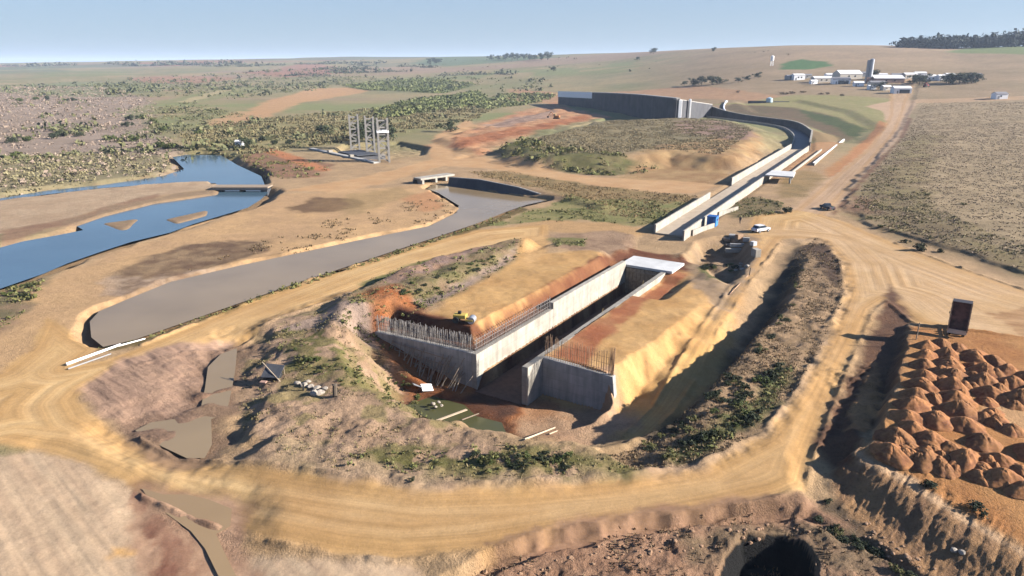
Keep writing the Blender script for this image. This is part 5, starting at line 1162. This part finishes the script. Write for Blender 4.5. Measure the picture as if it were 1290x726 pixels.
# low kerb and small marks around the upper channel
a, b = PG(1026, 209), PG(1064, 178)
t = thing('low_wall', 'low white retaining kerb on the sandy strip right of the flume', 'wall', (a[0], a[1], 0))
MB().wall([(0, 0), (b[0] - a[0], b[1] - a[1])], [G(*a[:2]) - 1, G(*b[:2]) - 1], [a[2] + .9, b[2] + .9], .5).build('kerb', M['concrete'], t); MB().wall([(0, 0), (b[0] - a[0], b[1] - a[1])], [a[2] + .9, b[2] + .9], [a[2] + 1.02, b[2] + 1.02], .7).build('coping', M['white'], t)
c_ = [PG(915, 129), PG(912, 133), PG(911.5, 138), PG(915, 143)]
t = thing('white_pipe', 'short curved white pipe on the grass beside the dark upper reach', 'pipe', c_[0])
m = MB()
for p, q_ in zip(c_, c_[1:]): m.tube((p[0] - c_[0][0], p[1] - c_[0][1], p[2] - c_[0][2] + .6), (q_[0] - c_[0][0], q_[1] - c_[0][1], q_[2] - c_[0][2] + .6), .55, 8)
m.build('pipe_run', M['white'], t); MB().box(0, 0, 0, 2, 2, 1.4).build('end_block', M['white'], t)
x, y, z = PG(969, 129)
t = thing('water_tank', 'pale blue tank on the rim of the grassy bank above the flume', 'tank', (x, y, z))
MB().tube((0, 0, 0), (0, 0, 3.0), 2.4, 18).build('body', M['pale_blue'], t); MB().tube((0, 0, 3.0), (0, 0, 3.7), 2.4, 18, .4).build('lid', M['pale_blue'], t)
MB().wall([(-16, 1), (-3, -1)], [-1, -1], [1.0, 1.0], .5).build('bund', M['dark'], t); MB().wall([(3, -1), (14, -4)], [-1, -1], [.8, .8], .5).build('bund', M['grey'], t)
# white hut by the river
def house(px, py, w, d, h, lab, wall='white', roof='tin', rz=0.0, pitch=.22, doors=1, wins=2, front=None, name='shed'):
    x, y, z = PG(px, py); t = thing(name, lab, 'building', (x, y, z), rz)
    MB().prism([(-w / 2, 0), (w / 2, 0), (w / 2, d), (-w / 2, d)], -1, h).build('wall', M[wall], t)
    r = h + w * 0 + d * pitch
    m = MB(); e = .25
    m.add([(-w / 2 - e, -e, h), (w / 2 + e, -e, h), (w / 2 + e, d / 2, r), (-w / 2 - e, d / 2, r), (-w / 2 - e, d + e, h), (w / 2 + e, d + e, h),
           (-w / 2 - e, -e, h + .15), (w / 2 + e, -e, h + .15), (w / 2 + e, d / 2, r + .15), (-w / 2 - e, d / 2, r + .15), (-w / 2 - e, d + e, h + .15), (w / 2 + e, d + e, h + .15)],
          [(0, 3, 2, 1), (3, 4, 5, 2), (6, 7, 8, 9), (9, 8, 11, 10), (0, 1, 7, 6), (4, 10, 11, 5), (0, 6, 9, 3), (3, 9, 10, 4), (1, 2, 8, 7), (2, 5, 11, 8)])
    m.build('roof', M[roof], t)
    for s in (-1, 1):
        MB().add([(s * (w / 2 - .01), 0, h), (s * (w / 2 - .01), d, h), (s * (w / 2 - .01), d / 2, r)], [(0, 1, 2)]).build('gable', M[wall], t)
    if front: MB().box(w * .1, -.04, .1, w * .6, .08, h * .75).build('bay_shade', M[front], t)  # flat dark panel stands in for the shade inside an open bay
    for k in range(doors): MB().box(-w * .3 + k * w * .5, -.05, 0, min(1.2, w * .15), .1, min(2.1, h * .8)).build('door', M['grey'], t)
    for k in range(wins): MB().box(-w * .1 + k * w * .28, -.05, h * .45, min(1.4, w * .12), .1, h * .3).build('window', M['glass'], t)
    return t
house(301, 186, 3.0, 2.5, 2.4, 'tiny white hut by the river bank with a green bush at its right', wins=1, name='hut')
house(1007, 101, 11, 7, 4.2, 'white shed with a dark lean-to, leftmost of the compound', 'white', 'tin', .1); house(996, 101, 7, 6, 3.4, 'low grey lean-to joined to the leftmost white shed', 'grey', 'tin_d', .1, wins=1)
house(1037, 104, 17, 8, 3.6, 'long low cream shed second from the left in the compound', 'cream', 'tin', .05)
house(1060, 106, 15, 8, 4.0, 'white shed with dark open bays left of the tower', 'white', 'tin_d', -.15, front='dark')
house(1072, 100, 22, 14, 4.6, 'wide pale gabled hall behind the white shed', 'cream', 'tin', .1, .25); house(1120, 105, 26, 14, 4.0, 'long shed with a pinkish sheet roof right of the tower', 'brickred', 'tin', -.06, .2)
house(1106, 109, 13, 6, 3.2, 'dark open shed in front of the long pinkish roof', 'grey', 'tin_d', 0, front='dark', wins=0); house(1099, 113, 6, 4, 2.6, 'small white hut below the tower', 'white', 'white', 0, wins=1)
house(1137, 118, 13, 8, 3.8, 'white roofed shed with a dark front beside the dirt road', 'white', 'tin', -.1, front='dark', wins=0); house(1172, 102, 12, 7, 3.6, 'white building among the green trees of the compound', 'white', 'tin', 0)
house(1187, 102, 6, 5, 4.0, 'small bright white block right of the building in the trees', 'white', 'white', 0, wins=1); house(1262, 125, 8, 6, 3.4, 'lone white hut on the field edge at the far right', 'white', 'tin_d', 0, wins=1)
house(1231, 99, 9, 6, 3.0, 'low dark shed on the slope right of the compound trees', 'brickred', 'tin_d', 0, wins=1); house(1085, 97, 10, 6, 3.4, 'dull shed tucked behind the grey tower', 'grey', 'tin_d', 0, wins=1)
for px, py, w, d, h, lab, wl_, rf, fr in ((1018, 99, 7, 5, 3, 'small tan store between the two leftmost sheds', 'cream', 'tin_d', None), (1047, 99, 9, 6, 3.4, 'white store behind the long cream shed', 'white', 'tin', None), (1082, 109, 8, 5, 3, 'small white office left of the tower base', 'white', 'white', None),
    (1118, 114, 7, 5, 2.8, 'small cream kiosk in front of the roadside shed', 'cream', 'tin', None), (1148, 99, 12, 7, 3.4, 'white roofed house at the left end of the compound trees', 'cream', 'tin', None), (1160, 97, 10, 6, 3.2, 'pale house just behind the compound trees', 'white', 'tin', None), (1198, 99, 8, 6, 3.2, 'pale house at the right end of the compound trees', 'cream', 'tin', None), (1130, 99, 9, 6, 3.2, 'brick shed behind the pinkish roof', 'brickred', 'tin_d', None), (1112, 99, 8, 5, 3.4, 'white cabin behind the pinkish roof', 'white', 'tin', None), (1026, 106, 6, 4, 2.6, 'tiny white cabin in front of the cream shed', 'white', 'white', None)):
    house(px, py, w, d, h, lab, wl_, rf, random.uniform(-.2, .2), wins=1, front=fr)
# grey tower of the compound
x, y, z = PG(1093, 105); ht = ZAT(x, y, 75) - z
t = thing('silo_tower', 'tall grey silo tower rising over the sheds', 'tower', (x, y, z))
MB().tube((1.2, 0, 0), (1.2, 0, ht), 1.9, 18).build('shaft', M['steel'], t); MB().box(-1.6, 0, 0, 1.7, 2.6, ht - .5).build('stair_shaft', M['grey'], t)
MB().tube((1.2, 0, ht), (1.2, 0, ht + .8), 1.9, 18, .5).build('cap', M['steel'], t); MB().box(-.2, -.6, 0, 4.4, 3.2, 5.0).build('base_block', M['brickred'], t)
x, y, z = PG(972, 83); ht = ZAT(x, y, 71) - z
t = thing('water_tower', 'slim white water tower on the hill left of the green field', 'tower', (x, y, z))
MB().tube((0, 0, ht * .55), (0, 0, ht), 1.9, 14).build('tank', M['white'], t)
for a in (-1, 1):
    for b in (-1, 1): MB().tube((a * 1.3, b * 1.3, -.5), (a * 1.1, b * 1.1, ht * .55), .25, 6).build('leg', M['white'], t)
MB().tube((0, 0, ht), (0, 0, ht + .8), 1.9, 14, .3).build('roof', M['white'], t)
# red tractor
x, y, z = PG(1167, 110)
t = thing('tractor', 'red tractor parked below the compound trees', 'tractor', (x, y, z), .3)
MB().box(.8, 0, 1.0, 2.6, 1.3, 1.1).build('bonnet', M['red'], t, bevel=.1); cb = MB().box(-1.0, 0, 1.0, 1.7, 1.8, 2.4).build('cab', M['red'], t, bevel=.1); MB().box(-1.0, 0, 2.1, 1.75, 1.85, .9).build('window', M['glass'], cb)
for sx, r in ((-1.2, 1.0), (1.6, .65)):
    for s in (-1, 1): MB().tube((sx, s * .9, r), (sx, s * 1.4, r), r, 16).build('wheel', M['black'], t)

# ------------------------------------------------------------------ plants
def leaf_cloud(centers, radii, n, size, c1, c2, r, flat=.8, up=.25):
    """leaf-sized faces scattered through clumps; returns verts, cols (4 verts per face)"""
    centers = np.asarray(centers, float); k = r.integers(0, len(centers), n)
    d = r.normal(size=(n, 3)); d /= np.linalg.norm(d, axis=1, keepdims=True); rad = r.random(n) ** .45
    p = centers[k] + d * (np.asarray(radii)[k] * rad)[:, None] * np.array([1, 1, flat])
    nrm = d + r.normal(size=(n, 3)) * .7 + np.array([0, 0, up]); nrm /= np.linalg.norm(nrm, axis=1, keepdims=True)
    a = np.cross(nrm, r.normal(size=(n, 3))); a /= np.linalg.norm(a, axis=1, keepdims=True) + 1e-9; b = np.cross(nrm, a)
    s = size * r.uniform(.6, 1.4, n)[:, None]
    v = np.stack([p - a * s, p - b * s * .6, p + a * s, p + b * s * .6], 1)
    t = r.random(n)[:, None] * .7 + r.random(len(centers))[k][:, None] * .3
    c = alb(c1) * (1 - t) + alb(c2) * t
    return v.reshape(-1, 3), np.repeat(c, 4, 0)
def leaf_mesh(name, v, c):
    q_ = np.arange(len(v)).reshape(-1, 4)
    return quad_mesh(name, v, q_, c, M_LEAF)
def bush_mesh(seed, c1, c2, n=420, size=.11):
    r = np.random.default_rng(seed); k = 7
    cen = np.c_[r.normal(0, .42, k), r.normal(0, .42, k), r.uniform(.25, .75, k)]
    v, c = leaf_cloud(cen, r.uniform(.28, .5, k), n, size, c1, c2, r); v[:, 2] = np.abs(v[:, 2])
    return leaf_mesh('foliage', v, c)
def stem_mesh(h=.6, r=.05):
    m = MB()
    for k in range(4):
        a = k * 1.6 + .3; m.tube((0, 0, -.15), (.35 * math.cos(a), .35 * math.sin(a), h), r, 5, r * .4)
    return m.mesh('stem', M['bark'])
STEM = stem_mesh()
BUSH = {'green': [bush_mesh(i, (78, 92, 44), (118, 124, 66)) for i in range(3)], 'dark': [bush_mesh(10 + i, (52, 62, 42), (84, 90, 58)) for i in range(3)],
        'olive': [bush_mesh(20 + i, (112, 112, 62), (146, 138, 84)) for i in range(3)], 'brown': [bush_mesh(30 + i, (120, 98, 76), (150, 126, 98), 300) for i in range(3)]}
def bush(px, py, s, kind, lab, h=1.0, grp=None, name='bush'):
    x, y, z = PG(px, py); t = thing(name, lab, 'bush', (x, y, z - .05 * s), random.uniform(0, 6), grp); t.scale = (s, s, s * h)
    put('foliage', random.choice(BUSH[kind]), t); put('stem', STEM, t); return t
def tree_parts(seed, c1, c2, tall=False, n=900):
    r = np.random.default_rng(seed); k = 13
    if tall: cen = np.c_[r.normal(0, .13, k), r.normal(0, .13, k), r.uniform(.4, .95, k)]; rad = r.uniform(.10, .17, k)
    else: cen = np.c_[r.normal(0, .24, k), r.normal(0, .24, k), r.uniform(.16, .82, k)]; rad = r.uniform(.17, .28, k)
    v, c = leaf_cloud(cen, rad, n, .045, c1, c2, r); v[:, 2] = np.maximum(v[:, 2], .02)
    m = MB().tube((0, 0, -.03), (.01, 0, .5), .035, 8, .02)
    for q_ in cen[:7]: m.tube((.008, 0, .3 + .1 * random.random()), tuple(q_), .014, 5, .005)
    return leaf_mesh('crown', v, c), m.mesh('trunk', M['bark'])
TREE = [tree_parts(i, (58, 70, 46), (92, 100, 64)) for i in range(3)]; TALL = [tree_parts(10 + i, (50, 62, 50), (78, 88, 66), True) for i in range(2)]
def tree(px, py, h, lab, grp=None, tall=False, w=1.0, name='tree'):
    x, y, z = PG(px, py); t = thing(name, lab, 'tree', (x, y, z), random.uniform(0, 6), grp); t.scale = (h * w, h * w, h)
    cr, tr = random.choice(TALL if tall else TREE); put('crown', cr, t); put('trunk', tr, t); return t
for px, py, h in ((541, 80, 16), (548, 80, 18), (553, 80, 14)): tree(px, py, h, 'dark round tree in the lone clump on the skyline left of centre', 'skyline clump of trees', w=1.3)
for px, h in ((619, 16), (628, 14), (637, 19), (645, 20), (652, 18), (660, 16), (667, 17), (674, 14), (682, 18), (690, 20)): tree(px, 75.5, h, 'dark tree in the row of trees along the skyline at centre', 'row of skyline trees', w=1.2)
tree(823, 68, 12, 'broad dark tree alone on the hill crest', w=1.5); tree(803, 76, 7, 'small dark tree on the bare hillside below the crest tree', w=1.3); tree(697, 90, 9, 'small dark tree alone on the bare slope above the reservoir', w=1.4); tree(899, 65, 8, 'tiny dark tree on the crest of the right hill', w=1.3)
for px, py, h in ((862, 108, 5), (873, 108, 8), (884, 107, 9), (897, 107, 9), (906, 106, 7), (930, 104, 5), (942, 101, 5), (955, 98, 6)): tree(px, py, h, 'rounded olive tree in the thicket behind the reservoir wall', 'thicket behind the reservoir', w=1.5)
for px, py, h in ((1150, 106, 8), (1158, 107, 9), (1166, 104, 8), (1192, 105, 9), (1200, 106, 10), (1208, 106, 9), (1216, 105, 10), (1224, 105, 9), (1232, 103, 7)): tree(px, py, h, 'green tree in the line screening the compound buildings', 'trees of the compound', w=1.4)
tree(1110, 113, 7, 'dark green tree standing between the tower and the roadside shed', w=1.4); tree(1100, 100, 9, 'dark tree close behind the grey silo tower', w=1.2)
for px, py, s in ((930, 117, 2.4), (985, 119, 2.6), (992, 119, 2.2), (998, 118, 2.8), (1012, 117, 2.4), (1034, 119, 2.0), (1042, 119, 2.2), (1060, 121, 2.0)): bush(px, py, s, 'brown', 'brown bare-looking bush on the earth bank below the compound', .9, 'brown bushes on the bank')
tree(568, 166, 7, 'rounded dark bush-like tree inside the bend of the track', w=1.4); tree(406, 171, 6, 'dark rounded tree left of the lattice towers', w=1.4); tree(311, 187, 5, 'green tree beside the white hut', w=1.4)
for px, h in ((450, 9), (457, 10), (466, 9), (474, 10), (482, 10), (490, 9)): tree(px, 176 + random.uniform(-3, 6), h, 'grey twiggy tree rising behind the lattice towers', 'trees behind the towers', w=1.0)
for px, py, s in ((200, 186, 5), (212, 188, 5), (220, 187, 4), (172, 178, 5), (140, 176, 4.5), (148, 178, 4), (70, 175, 5), (80, 172, 5), (35, 178, 5), (15, 180, 5), (100, 172, 4), (20, 198, 4.5), (165, 152, 6), (180, 150, 6), (195, 156, 6), (160, 160, 5), (205, 165, 5), (25, 128, 7), (45, 126, 7), (60, 126, 7), (82, 128, 6), (92, 128, 6), (365, 182, 3.5), (345, 182, 3.5), (250, 170, 5), (330, 178, 4), (290, 170, 4)):
    bush(px, py, s * .62, random.choice(['dark', 'green', 'green']), 'dark green bush standing out of the brown scrub plain', 1.0, 'bushes on the scrub plain')
bush(1158, 316, 1.7, 'dark', 'big dark bush at the edge of the brown field by the road', 1.0); bush(990, 268, 1.6, 'dark', 'dark bush at the corner of the road junction', .9)
for px, py, s in ((1110, 286, .9), (1095, 276, .8), (1125, 292, .8), (1080, 262, .7), (1140, 306, .9), (1185, 318, .9), (1215, 258, .8), (1170, 246, .9)): bush(px, py, s, random.choice(['olive', 'dark']), 'low olive bush on the grassy edge of the brown field', .8, 'low bushes on the field edge')
for i in range(46):
    u = random.random(); a, b = [(905, 520, 965, 480), (842, 572, 905, 545), (960, 492, 988, 462), (900, 555, 955, 520)][i % 4][0:2], [(905, 520, 965, 480), (842, 572, 905, 545), (960, 492, 988, 462), (900, 555, 955, 520)][i % 4][2:4]
    bush(a[0] + (b[0] - a[0]) * u + random.uniform(-8, 8), a[1] + (b[1] - a[1]) * u + random.uniform(-6, 6), random.uniform(.4, .85), random.choice(['dark', 'dark', 'green', 'olive']), 'dark weed bush on the shaded bench beside the ring road', .8, 'weed bushes on the bench')
edge_ = [(1001, 330), (985, 392), (950, 440), (908, 488), (862, 534), (806, 566)]
for i in range(38):
    u = random.random() * 4.999; k_ = int(u); f_ = u - k_; a, b = edge_[k_], edge_[k_ + 1]
    bush(a[0] + (b[0] - a[0]) * f_ + random.uniform(-4, 16), a[1] + (b[1] - a[1]) * f_ + random.uniform(-4, 6), random.uniform(.4, .8), random.choice(['dark', 'dark', 'olive']), 'dark weed bush on the shaded bench beside the ring road', .75, 'weed bushes on the bench')
for i in range(30): bush(random.uniform(600, 730), random.uniform(570, 590), random.uniform(.3, .62), random.choice(['green', 'dark', 'olive']), 'green weed bush along the near rim of the pit', .7, 'weed bushes on the pit rim')
for i in range(34):
    u = random.random(); bush(345 + u * 190 + random.uniform(-14, 14), 425 + u * 85 + random.uniform(-18, 18), random.uniform(.3, .7), random.choice(['green', 'olive', 'olive']), 'olive weed bush on the hummocky ground left of the pit', .7, 'weed bushes on the hummocks')
for i in range(26):
    u = random.random(); bush(505 + u * 140 + random.uniform(-8, 8), 372 - u * 50 + random.uniform(-9, 9), random.uniform(.4, .8), random.choice(['green', 'dark', 'olive']), 'green weed bush on the bank behind the left fill', .7, 'weed bushes on the bank')
for i in range(12):
    u = random.random(); bush(885 + u * 45, 338 + random.uniform(-5, 6), random.uniform(.5, .9), random.choice(['dark', 'green']), 'dark weed bush on the rim of the small hollow by the beams', .8, 'weed bushes by the small hollow')
for px, py, s in ((1168, 614, .8), (1229, 643, .9), (1043, 634, .5), (520, 606, .35), (1174, 612, .5)): bush(px, py, s, 'dark', 'dark weed clump alone on bare earth right of the ring road bend', .8, 'lone weed clumps')
for i in range(22):
    u = random.random(); bush(1028 + u * 130, 655 + u * 78 + random.uniform(-7, 7), random.uniform(.35, .75), random.choice(['dark', 'dark', 'olive']), 'dark weed bush in the ditch at the bottom right', .7, 'weed bushes in the lower ditch')
for i in range(14): bush(random.uniform(0, 42), random.uniform(358, 375) + 0, random.uniform(.5, 1.0), random.choice(['green', 'dark', 'olive']), 'green bush on the river bank at the left edge', .7, 'bushes on the river bank')

# ---- ground cover nobody could count ----
def points(poly, z, dens, world=False, patch=None, ps=5.0, cap=40000, seed=0):
    p3 = poly if world else conv(poly, z); xs = [p[0] for p in p3]; yy = [p[1] for p in p3]; r = np.random.default_rng(1000 + seed)
    A = (max(xs) - min(xs)) * (max(yy) - min(yy)); n = int(min(A * dens, cap * 3)); X = r.uniform(min(xs), max(xs), n); Y = r.uniform(min(yy), max(yy), n)
    k = inside(X, Y, p3) & (Y > 6)
    if patch is not None: k &= (fbm(X, Y, ps, 3, 700 + seed) + (patch * 2 - 1) * .9) > r.uniform(-.25, .25, n)
    X, Y = X[k][:cap], Y[k][:cap]; return X, Y, ground(X, Y), r
class Cover:
    def __init__(self): self.v = []; self.c = []
    def tufts(self, X, Y, Z, r, h, w, c1, c2, blades=4, lean=.6):
        n = len(X)
        if n == 0: return self
        for b in range(blades):
            a = r.uniform(0, 2 * math.pi, n); hh = h * r.uniform(.5, 1.4, n); ww = w * r.uniform(.6, 1.3, n); ox, oy = r.normal(0, w, n), r.normal(0, w, n)
            bx, by = X + ox, Y + oy; lx, ly = lean * hh * r.normal(0, .7, n), lean * hh * r.normal(0, .7, n); ca, sa = np.cos(a) * ww * .5, np.sin(a) * ww * .5
            v = np.stack([np.stack([bx - ca, by - sa, Z - .03], 1), np.stack([bx + ca, by + sa, Z - .03], 1), np.stack([bx + ca * .5 + lx, by + sa * .5 + ly, Z + hh], 1), np.stack([bx - ca * .3 + lx, by - sa * .3 + ly, Z + hh * .92], 1)], 1)
            t = r.random(n)[:, None]; self.v.append(v.reshape(-1, 3)); self.c.append(np.repeat(alb(c1) * (1 - t) + alb(c2) * t, 4, 0))
        return self
    def clumps(self, X, Y, Z, r, size, c1, c2, leaves=12, flat=.75):
        n = len(X)
        if n == 0: return self
        s = size * np.clip(np.exp(r.normal(-.1, .5, n)), .3, 2.4); cen = np.stack([X, Y, Z + s * .35], 1); k = np.repeat(np.arange(n), leaves); m = len(k)
        d = r.normal(size=(m, 3)); d /= np.linalg.norm(d, axis=1, keepdims=True); p = cen[k] + d * (s[k] * r.random(m) ** .5)[:, None] * np.array([1, 1, flat])
        nr = d + r.normal(size=(m, 3)) * .6 + np.array([0, 0, .3]); nr /= np.linalg.norm(nr, axis=1, keepdims=True)
        a = np.cross(nr, r.normal(size=(m, 3))); a /= np.linalg.norm(a, axis=1, keepdims=True) + 1e-9; b = np.cross(nr, a); q_ = (s[k] * r.uniform(.25, .5, m))[:, None]
        v = np.stack([p - a * q_, p - b * q_ * .6, p + a * q_, p + b * q_ * .6], 1); t = (.5 * r.random(m) + .5 * r.random(n)[k])[:, None]
        self.v.append(v.reshape(-1, 3)); self.c.append(np.repeat(alb(c1) * (1 - t) + alb(c2) * t, 4, 0)); return self
    def build(self, name, label, cat):
        o = put(name, leaf_mesh(name, np.concatenate(self.v), np.concatenate(self.c))); return tag(o, label, cat, None, 'stuff')
dry = Cover()
for poly, z, d_, patch, ps, h, w, c1, c2, cap in (
    (HUM, .4, 2.2, .45, 3.0, .16, .12, (170, 148, 106), (142, 130, 82), 6000), (BENCH, -.3, 10, .6, 3, .13, .12, (190, 158, 118), (146, 124, 88), 11000),
    (BSOUTH, -1.4, 3, .4, 2.0, .18, .12, (160, 130, 98), (120, 102, 74), 5000), (MOUND, 4, 1.2, .7, 8, .3, .35, (178, 158, 118), (156, 138, 98), 9000),
    ([(590, 215), (640, 215), (740, 232), (840, 242), (880, 246), (830, 275), (760, 270), (690, 243), (620, 228)], .3, 1.2, .6, 6, .22, .25, (184, 152, 106), (150, 124, 82), 7000),
    ([(125, 380), (215, 345), (330, 305), (450, 262), (560, 250), (575, 268), (540, 285), (380, 318), (215, 355)], 0, .8, .35, 5, .3, .25, (150, 124, 86), (116, 96, 66), 5000),
    ([(230, 170), (330, 150), (440, 140), (560, 128), (640, 125), (600, 150), (540, 165), (430, 180), (320, 195), (240, 192)], B, .25, .5, 12, .8, .8, (164, 146, 104), (128, 118, 78), 9000)):
    X, Y, Z, r = points(poly, z, d_, patch=patch, ps=ps, cap=cap, seed=int(cap + h * 100)); dry.tufts(X, Y, Z, r, h, w, c1, c2)
dry.build('dry_grass', 'dry straw coloured grass over the banks and mound', 'grass')
fs = Cover()
for poly, d_, cap, sd in (([(1075, 262), (1108, 212), (1150, 160), (1290, 160), (1420, 160), (1420, 400), (1290, 345), (1180, 308), (1112, 288)], .6, 22000, 3), ([(1150, 160), (1160, 130), (1290, 130), (1420, 130), (1420, 160)], .3, 9000, 13)):
    X, Y, Z, r = points(poly, B, d_, patch=.8, ps=4, cap=cap, seed=sd); fs.tufts(X, Y, Z, r, .15, .34, (204, 176, 142), (160, 134, 104), 4)
X, Y, Z, r = points([(1075, 262), (1095, 225), (1130, 215), (1180, 270), (1250, 305), (1400, 360), (1290, 345), (1180, 308), (1112, 288)], B, 1.0, patch=.45, ps=5, cap=9000, seed=4); fs.tufts(X, Y, Z, r, .2, .3, (184, 168, 112), (146, 134, 86), 4)
fs.build('field_stubble', 'brown dried crop stalks covering the right field', 'crop')
gw = Cover()
for poly, z, d_, patch, ps, size, cap in (
    ([(340, 420), (380, 400), (430, 420), (500, 470), (545, 510), (520, 520), (470, 490), (420, 470), (370, 465)], 1.0, 2.2, .5, 2.5, .24, 2500), ([(440, 570), (560, 560), (640, 562), (720, 568), (800, 585), (780, 594), (640, 600), (540, 600), (440, 590)], .4, 3, .5, 2.5, .22, 3000),
    (BANK, 2.2, 1.6, .5, 3, .28, 2500), ([(840, 575), (900, 545), (960, 500), (985, 460), (1000, 470), (960, 535), (900, 572), (850, 588)], -.5, 3, .6, 2.5, .26, 2500),
    ([(455, 352), (510, 330), (560, 318), (540, 330), (490, 352), (460, 362)], .8, 2, .6, 3, .3, 1500), ([(690, 258), (720, 250), (800, 252), (860, 256), (835, 283), (790, 284), (740, 278), (640, 282), (600, 288)], 0, 1.4, .55, 5, .32, 4000),
    ([(640, 182), (660, 178), (700, 192), (760, 200), (830, 205), (800, 214), (740, 213), (660, 202), (622, 190)], 2, .5, .6, 6, .8, 3000),
    ([(110, 437), (170, 431), (250, 404), (350, 369), (440, 339), (500, 319), (555, 301), (600, 286), (640, 270), (660, 262), (650, 268), (600, 289), (500, 324), (440, 343), (350, 373), (250, 408), (170, 435), (118, 443)], -.3, 5, .8, 3, .3, 6000),
    ([(-80, 392), (20, 355), (58, 350), (40, 385), (0, 425), (-60, 450)], 0, 1.2, .5, 4, .4, 1500), ([(900, 262), (950, 248), (985, 255), (985, 270), (930, 275)], 0, 1.5, .6, 4, .35, 1200), ([(695, 300), (740, 300), (735, 316), (700, 318)], .3, 2, .7, 3, .3, 800),
    ([(300, 196), (330, 190), (420, 208), (400, 222), (360, 226), (330, 222), (315, 208)], 0, .6, .45, 5, .5, 1500)):
    X, Y, Z, r = points(poly, z, d_, patch=patch, ps=ps, cap=cap, seed=cap); gw.clumps(X, Y, Z, r, size, (100, 108, 54), (158, 148, 90), 9)
gw.build('green_weeds', 'patches of olive green weeds on the banks', 'weeds')
sc_ = Cover()
for poly, d_, patch, size, c1, c2, cap in ((SCRUB, .14, .8, .9, (176, 152, 130), (196, 172, 146), 11000), ([(-300, 205), (60, 195), (150, 190), (215, 205), (205, 220), (60, 238), (-300, 285)], .35, .6, .65, (146, 136, 96), (174, 160, 118), 7000),
    ([(180, 140), (240, 128), (330, 150), (440, 140), (560, 128), (640, 125), (540, 165), (430, 180), (320, 195), (240, 200), (200, 180)], .08, .5, .8, (136, 132, 88), (172, 156, 112), 5500),
    ([(430, 108), (520, 100), (600, 106), (560, 118), (460, 114)], .12, .75, 1.8, (118, 130, 74), (156, 156, 98), 3000), ([(470, 140), (520, 126), (600, 115), (625, 130), (540, 142), (480, 150)], .14, .75, 1.6, (116, 128, 70), (154, 154, 94), 3000), ([(585, 130), (640, 118), (700, 120), (690, 128), (610, 138)], .12, .7, 1.6, (122, 130, 78), (158, 156, 100), 2000),
    ([(-50, 112), (80, 103), (240, 96), (440, 84), (440, 108), (300, 125), (150, 122), (60, 122)], .004, .4, 3.0, (96, 104, 70), (132, 130, 88), 2500)):
    X, Y, Z, r = points(poly, B, d_, patch=patch, ps=22, cap=cap, seed=cap + 1); sc_.clumps(X, Y, Z, r, size, c1, c2, 9, .6)
for poly, d_, patch, size, cap in ((SCRUB, .012, .3, 1.7, 1300), ([(-300, 165), (60, 160), (150, 160), (230, 185), (215, 200), (60, 215), (-300, 240)], .05, .4, 1.8, 1500), ([(180, 140), (240, 128), (330, 150), (440, 140), (560, 128), (640, 125), (540, 165), (430, 180), (320, 195), (240, 200), (200, 180)], .03, .4, 1.6, 1800), ([(100, 108), (240, 100), (440, 95), (700, 100), (690, 118), (440, 106), (300, 125), (150, 122)], .008, .4, 2.6, 1600)):
    X, Y, Z, r = points(poly, B, d_, patch=patch, ps=26, cap=cap, seed=cap + 7); sc_.clumps(X, Y, Z, r, size, (104, 108, 70), (146, 140, 94), 11, .7)
X, Y, Z, r = points([(500, 76), (560, 73.5), (700, 73), (900, 66), (1130, 62), (1130, 75), (900, 84), (500, 88)], B, .0006, patch=.3, ps=60, cap=500, seed=77); sc_.clumps(X, Y, Z, r, 2.2, (110, 104, 76), (140, 126, 92), 8, .6)
for k_ in range(26):
    a_ = random.uniform(-250, 560); row = random.uniform(80.2, 98) if k_ > 8 else random.uniform(80.3, 84); ln = random.uniform(20, 120); m = int(ln * 1.3)
    q_ = [PB(a_ + ln * u, row + .8 * math.sin(u * 5 + k_)) for u in np.linspace(0, 1, m)]; X = np.array([p[0] for p in q_]) + np.random.default_rng(k_).normal(0, 6, m); Y = np.array([p[1] for p in q_]) + np.random.default_rng(k_ + 50).normal(0, 10, m)
    sc_.clumps(X, Y, ground(X, Y), np.random.default_rng(k_), float(np.clip(Y.mean() / 420, 2.5, 7)), (92, 98, 76), (124, 124, 94), 9, .8)
sc_.build('scrub', 'low brown and green scrub over the far river plain', 'scrub')
wd = Cover(); r = np.random.default_rng(5)
n = 420; pxs = r.uniform(1132, 1420, n)
for px in pxs:
    py = np.interp(px, [1130, 1200, 1290, 1420], [59.5, 61.5, 58.5, 57]) + r.uniform(-.6, .4); x, y, z = PG(px, py); hh = np.interp(px, [1130, 1150, 1180, 1290], [3, 8, 13, 17]) * r.uniform(.75, 1.1)
    m = 7; wd.clumps(np.full(m, x) + r.normal(0, 2.5, m), np.full(m, y) + r.normal(0, 4, m), z + hh * np.linspace(.1, .8, m), r, 3.4, (46, 58, 54), (74, 86, 72), 9, 1.0)
wd.build('eucalyptus_wood', 'dark planted wood along the crest of the right hill', 'wood')

# ------------------------------------------------------------------ air over the plain
hm = bpy.data.materials.new('haze'); hm.use_nodes = True; hn = hm.node_tree; hn.nodes.remove(hn.nodes['Principled BSDF'])
pv = hn.nodes.new('ShaderNodeVolumePrincipled'); pv.inputs['Color'].default_value = (.66, .80, 1.0, 1); pv.inputs['Density'].default_value = 0.00008; pv.inputs['Anisotropy'].default_value = 0.1
hn.links.new(pv.outputs[0], hn.nodes['Material Output'].inputs['Volume'])
hz = MB().box(0, 6500, -140, 38000, 13300, 270).build('haze', hm); hz['kind'] = 'stuff'
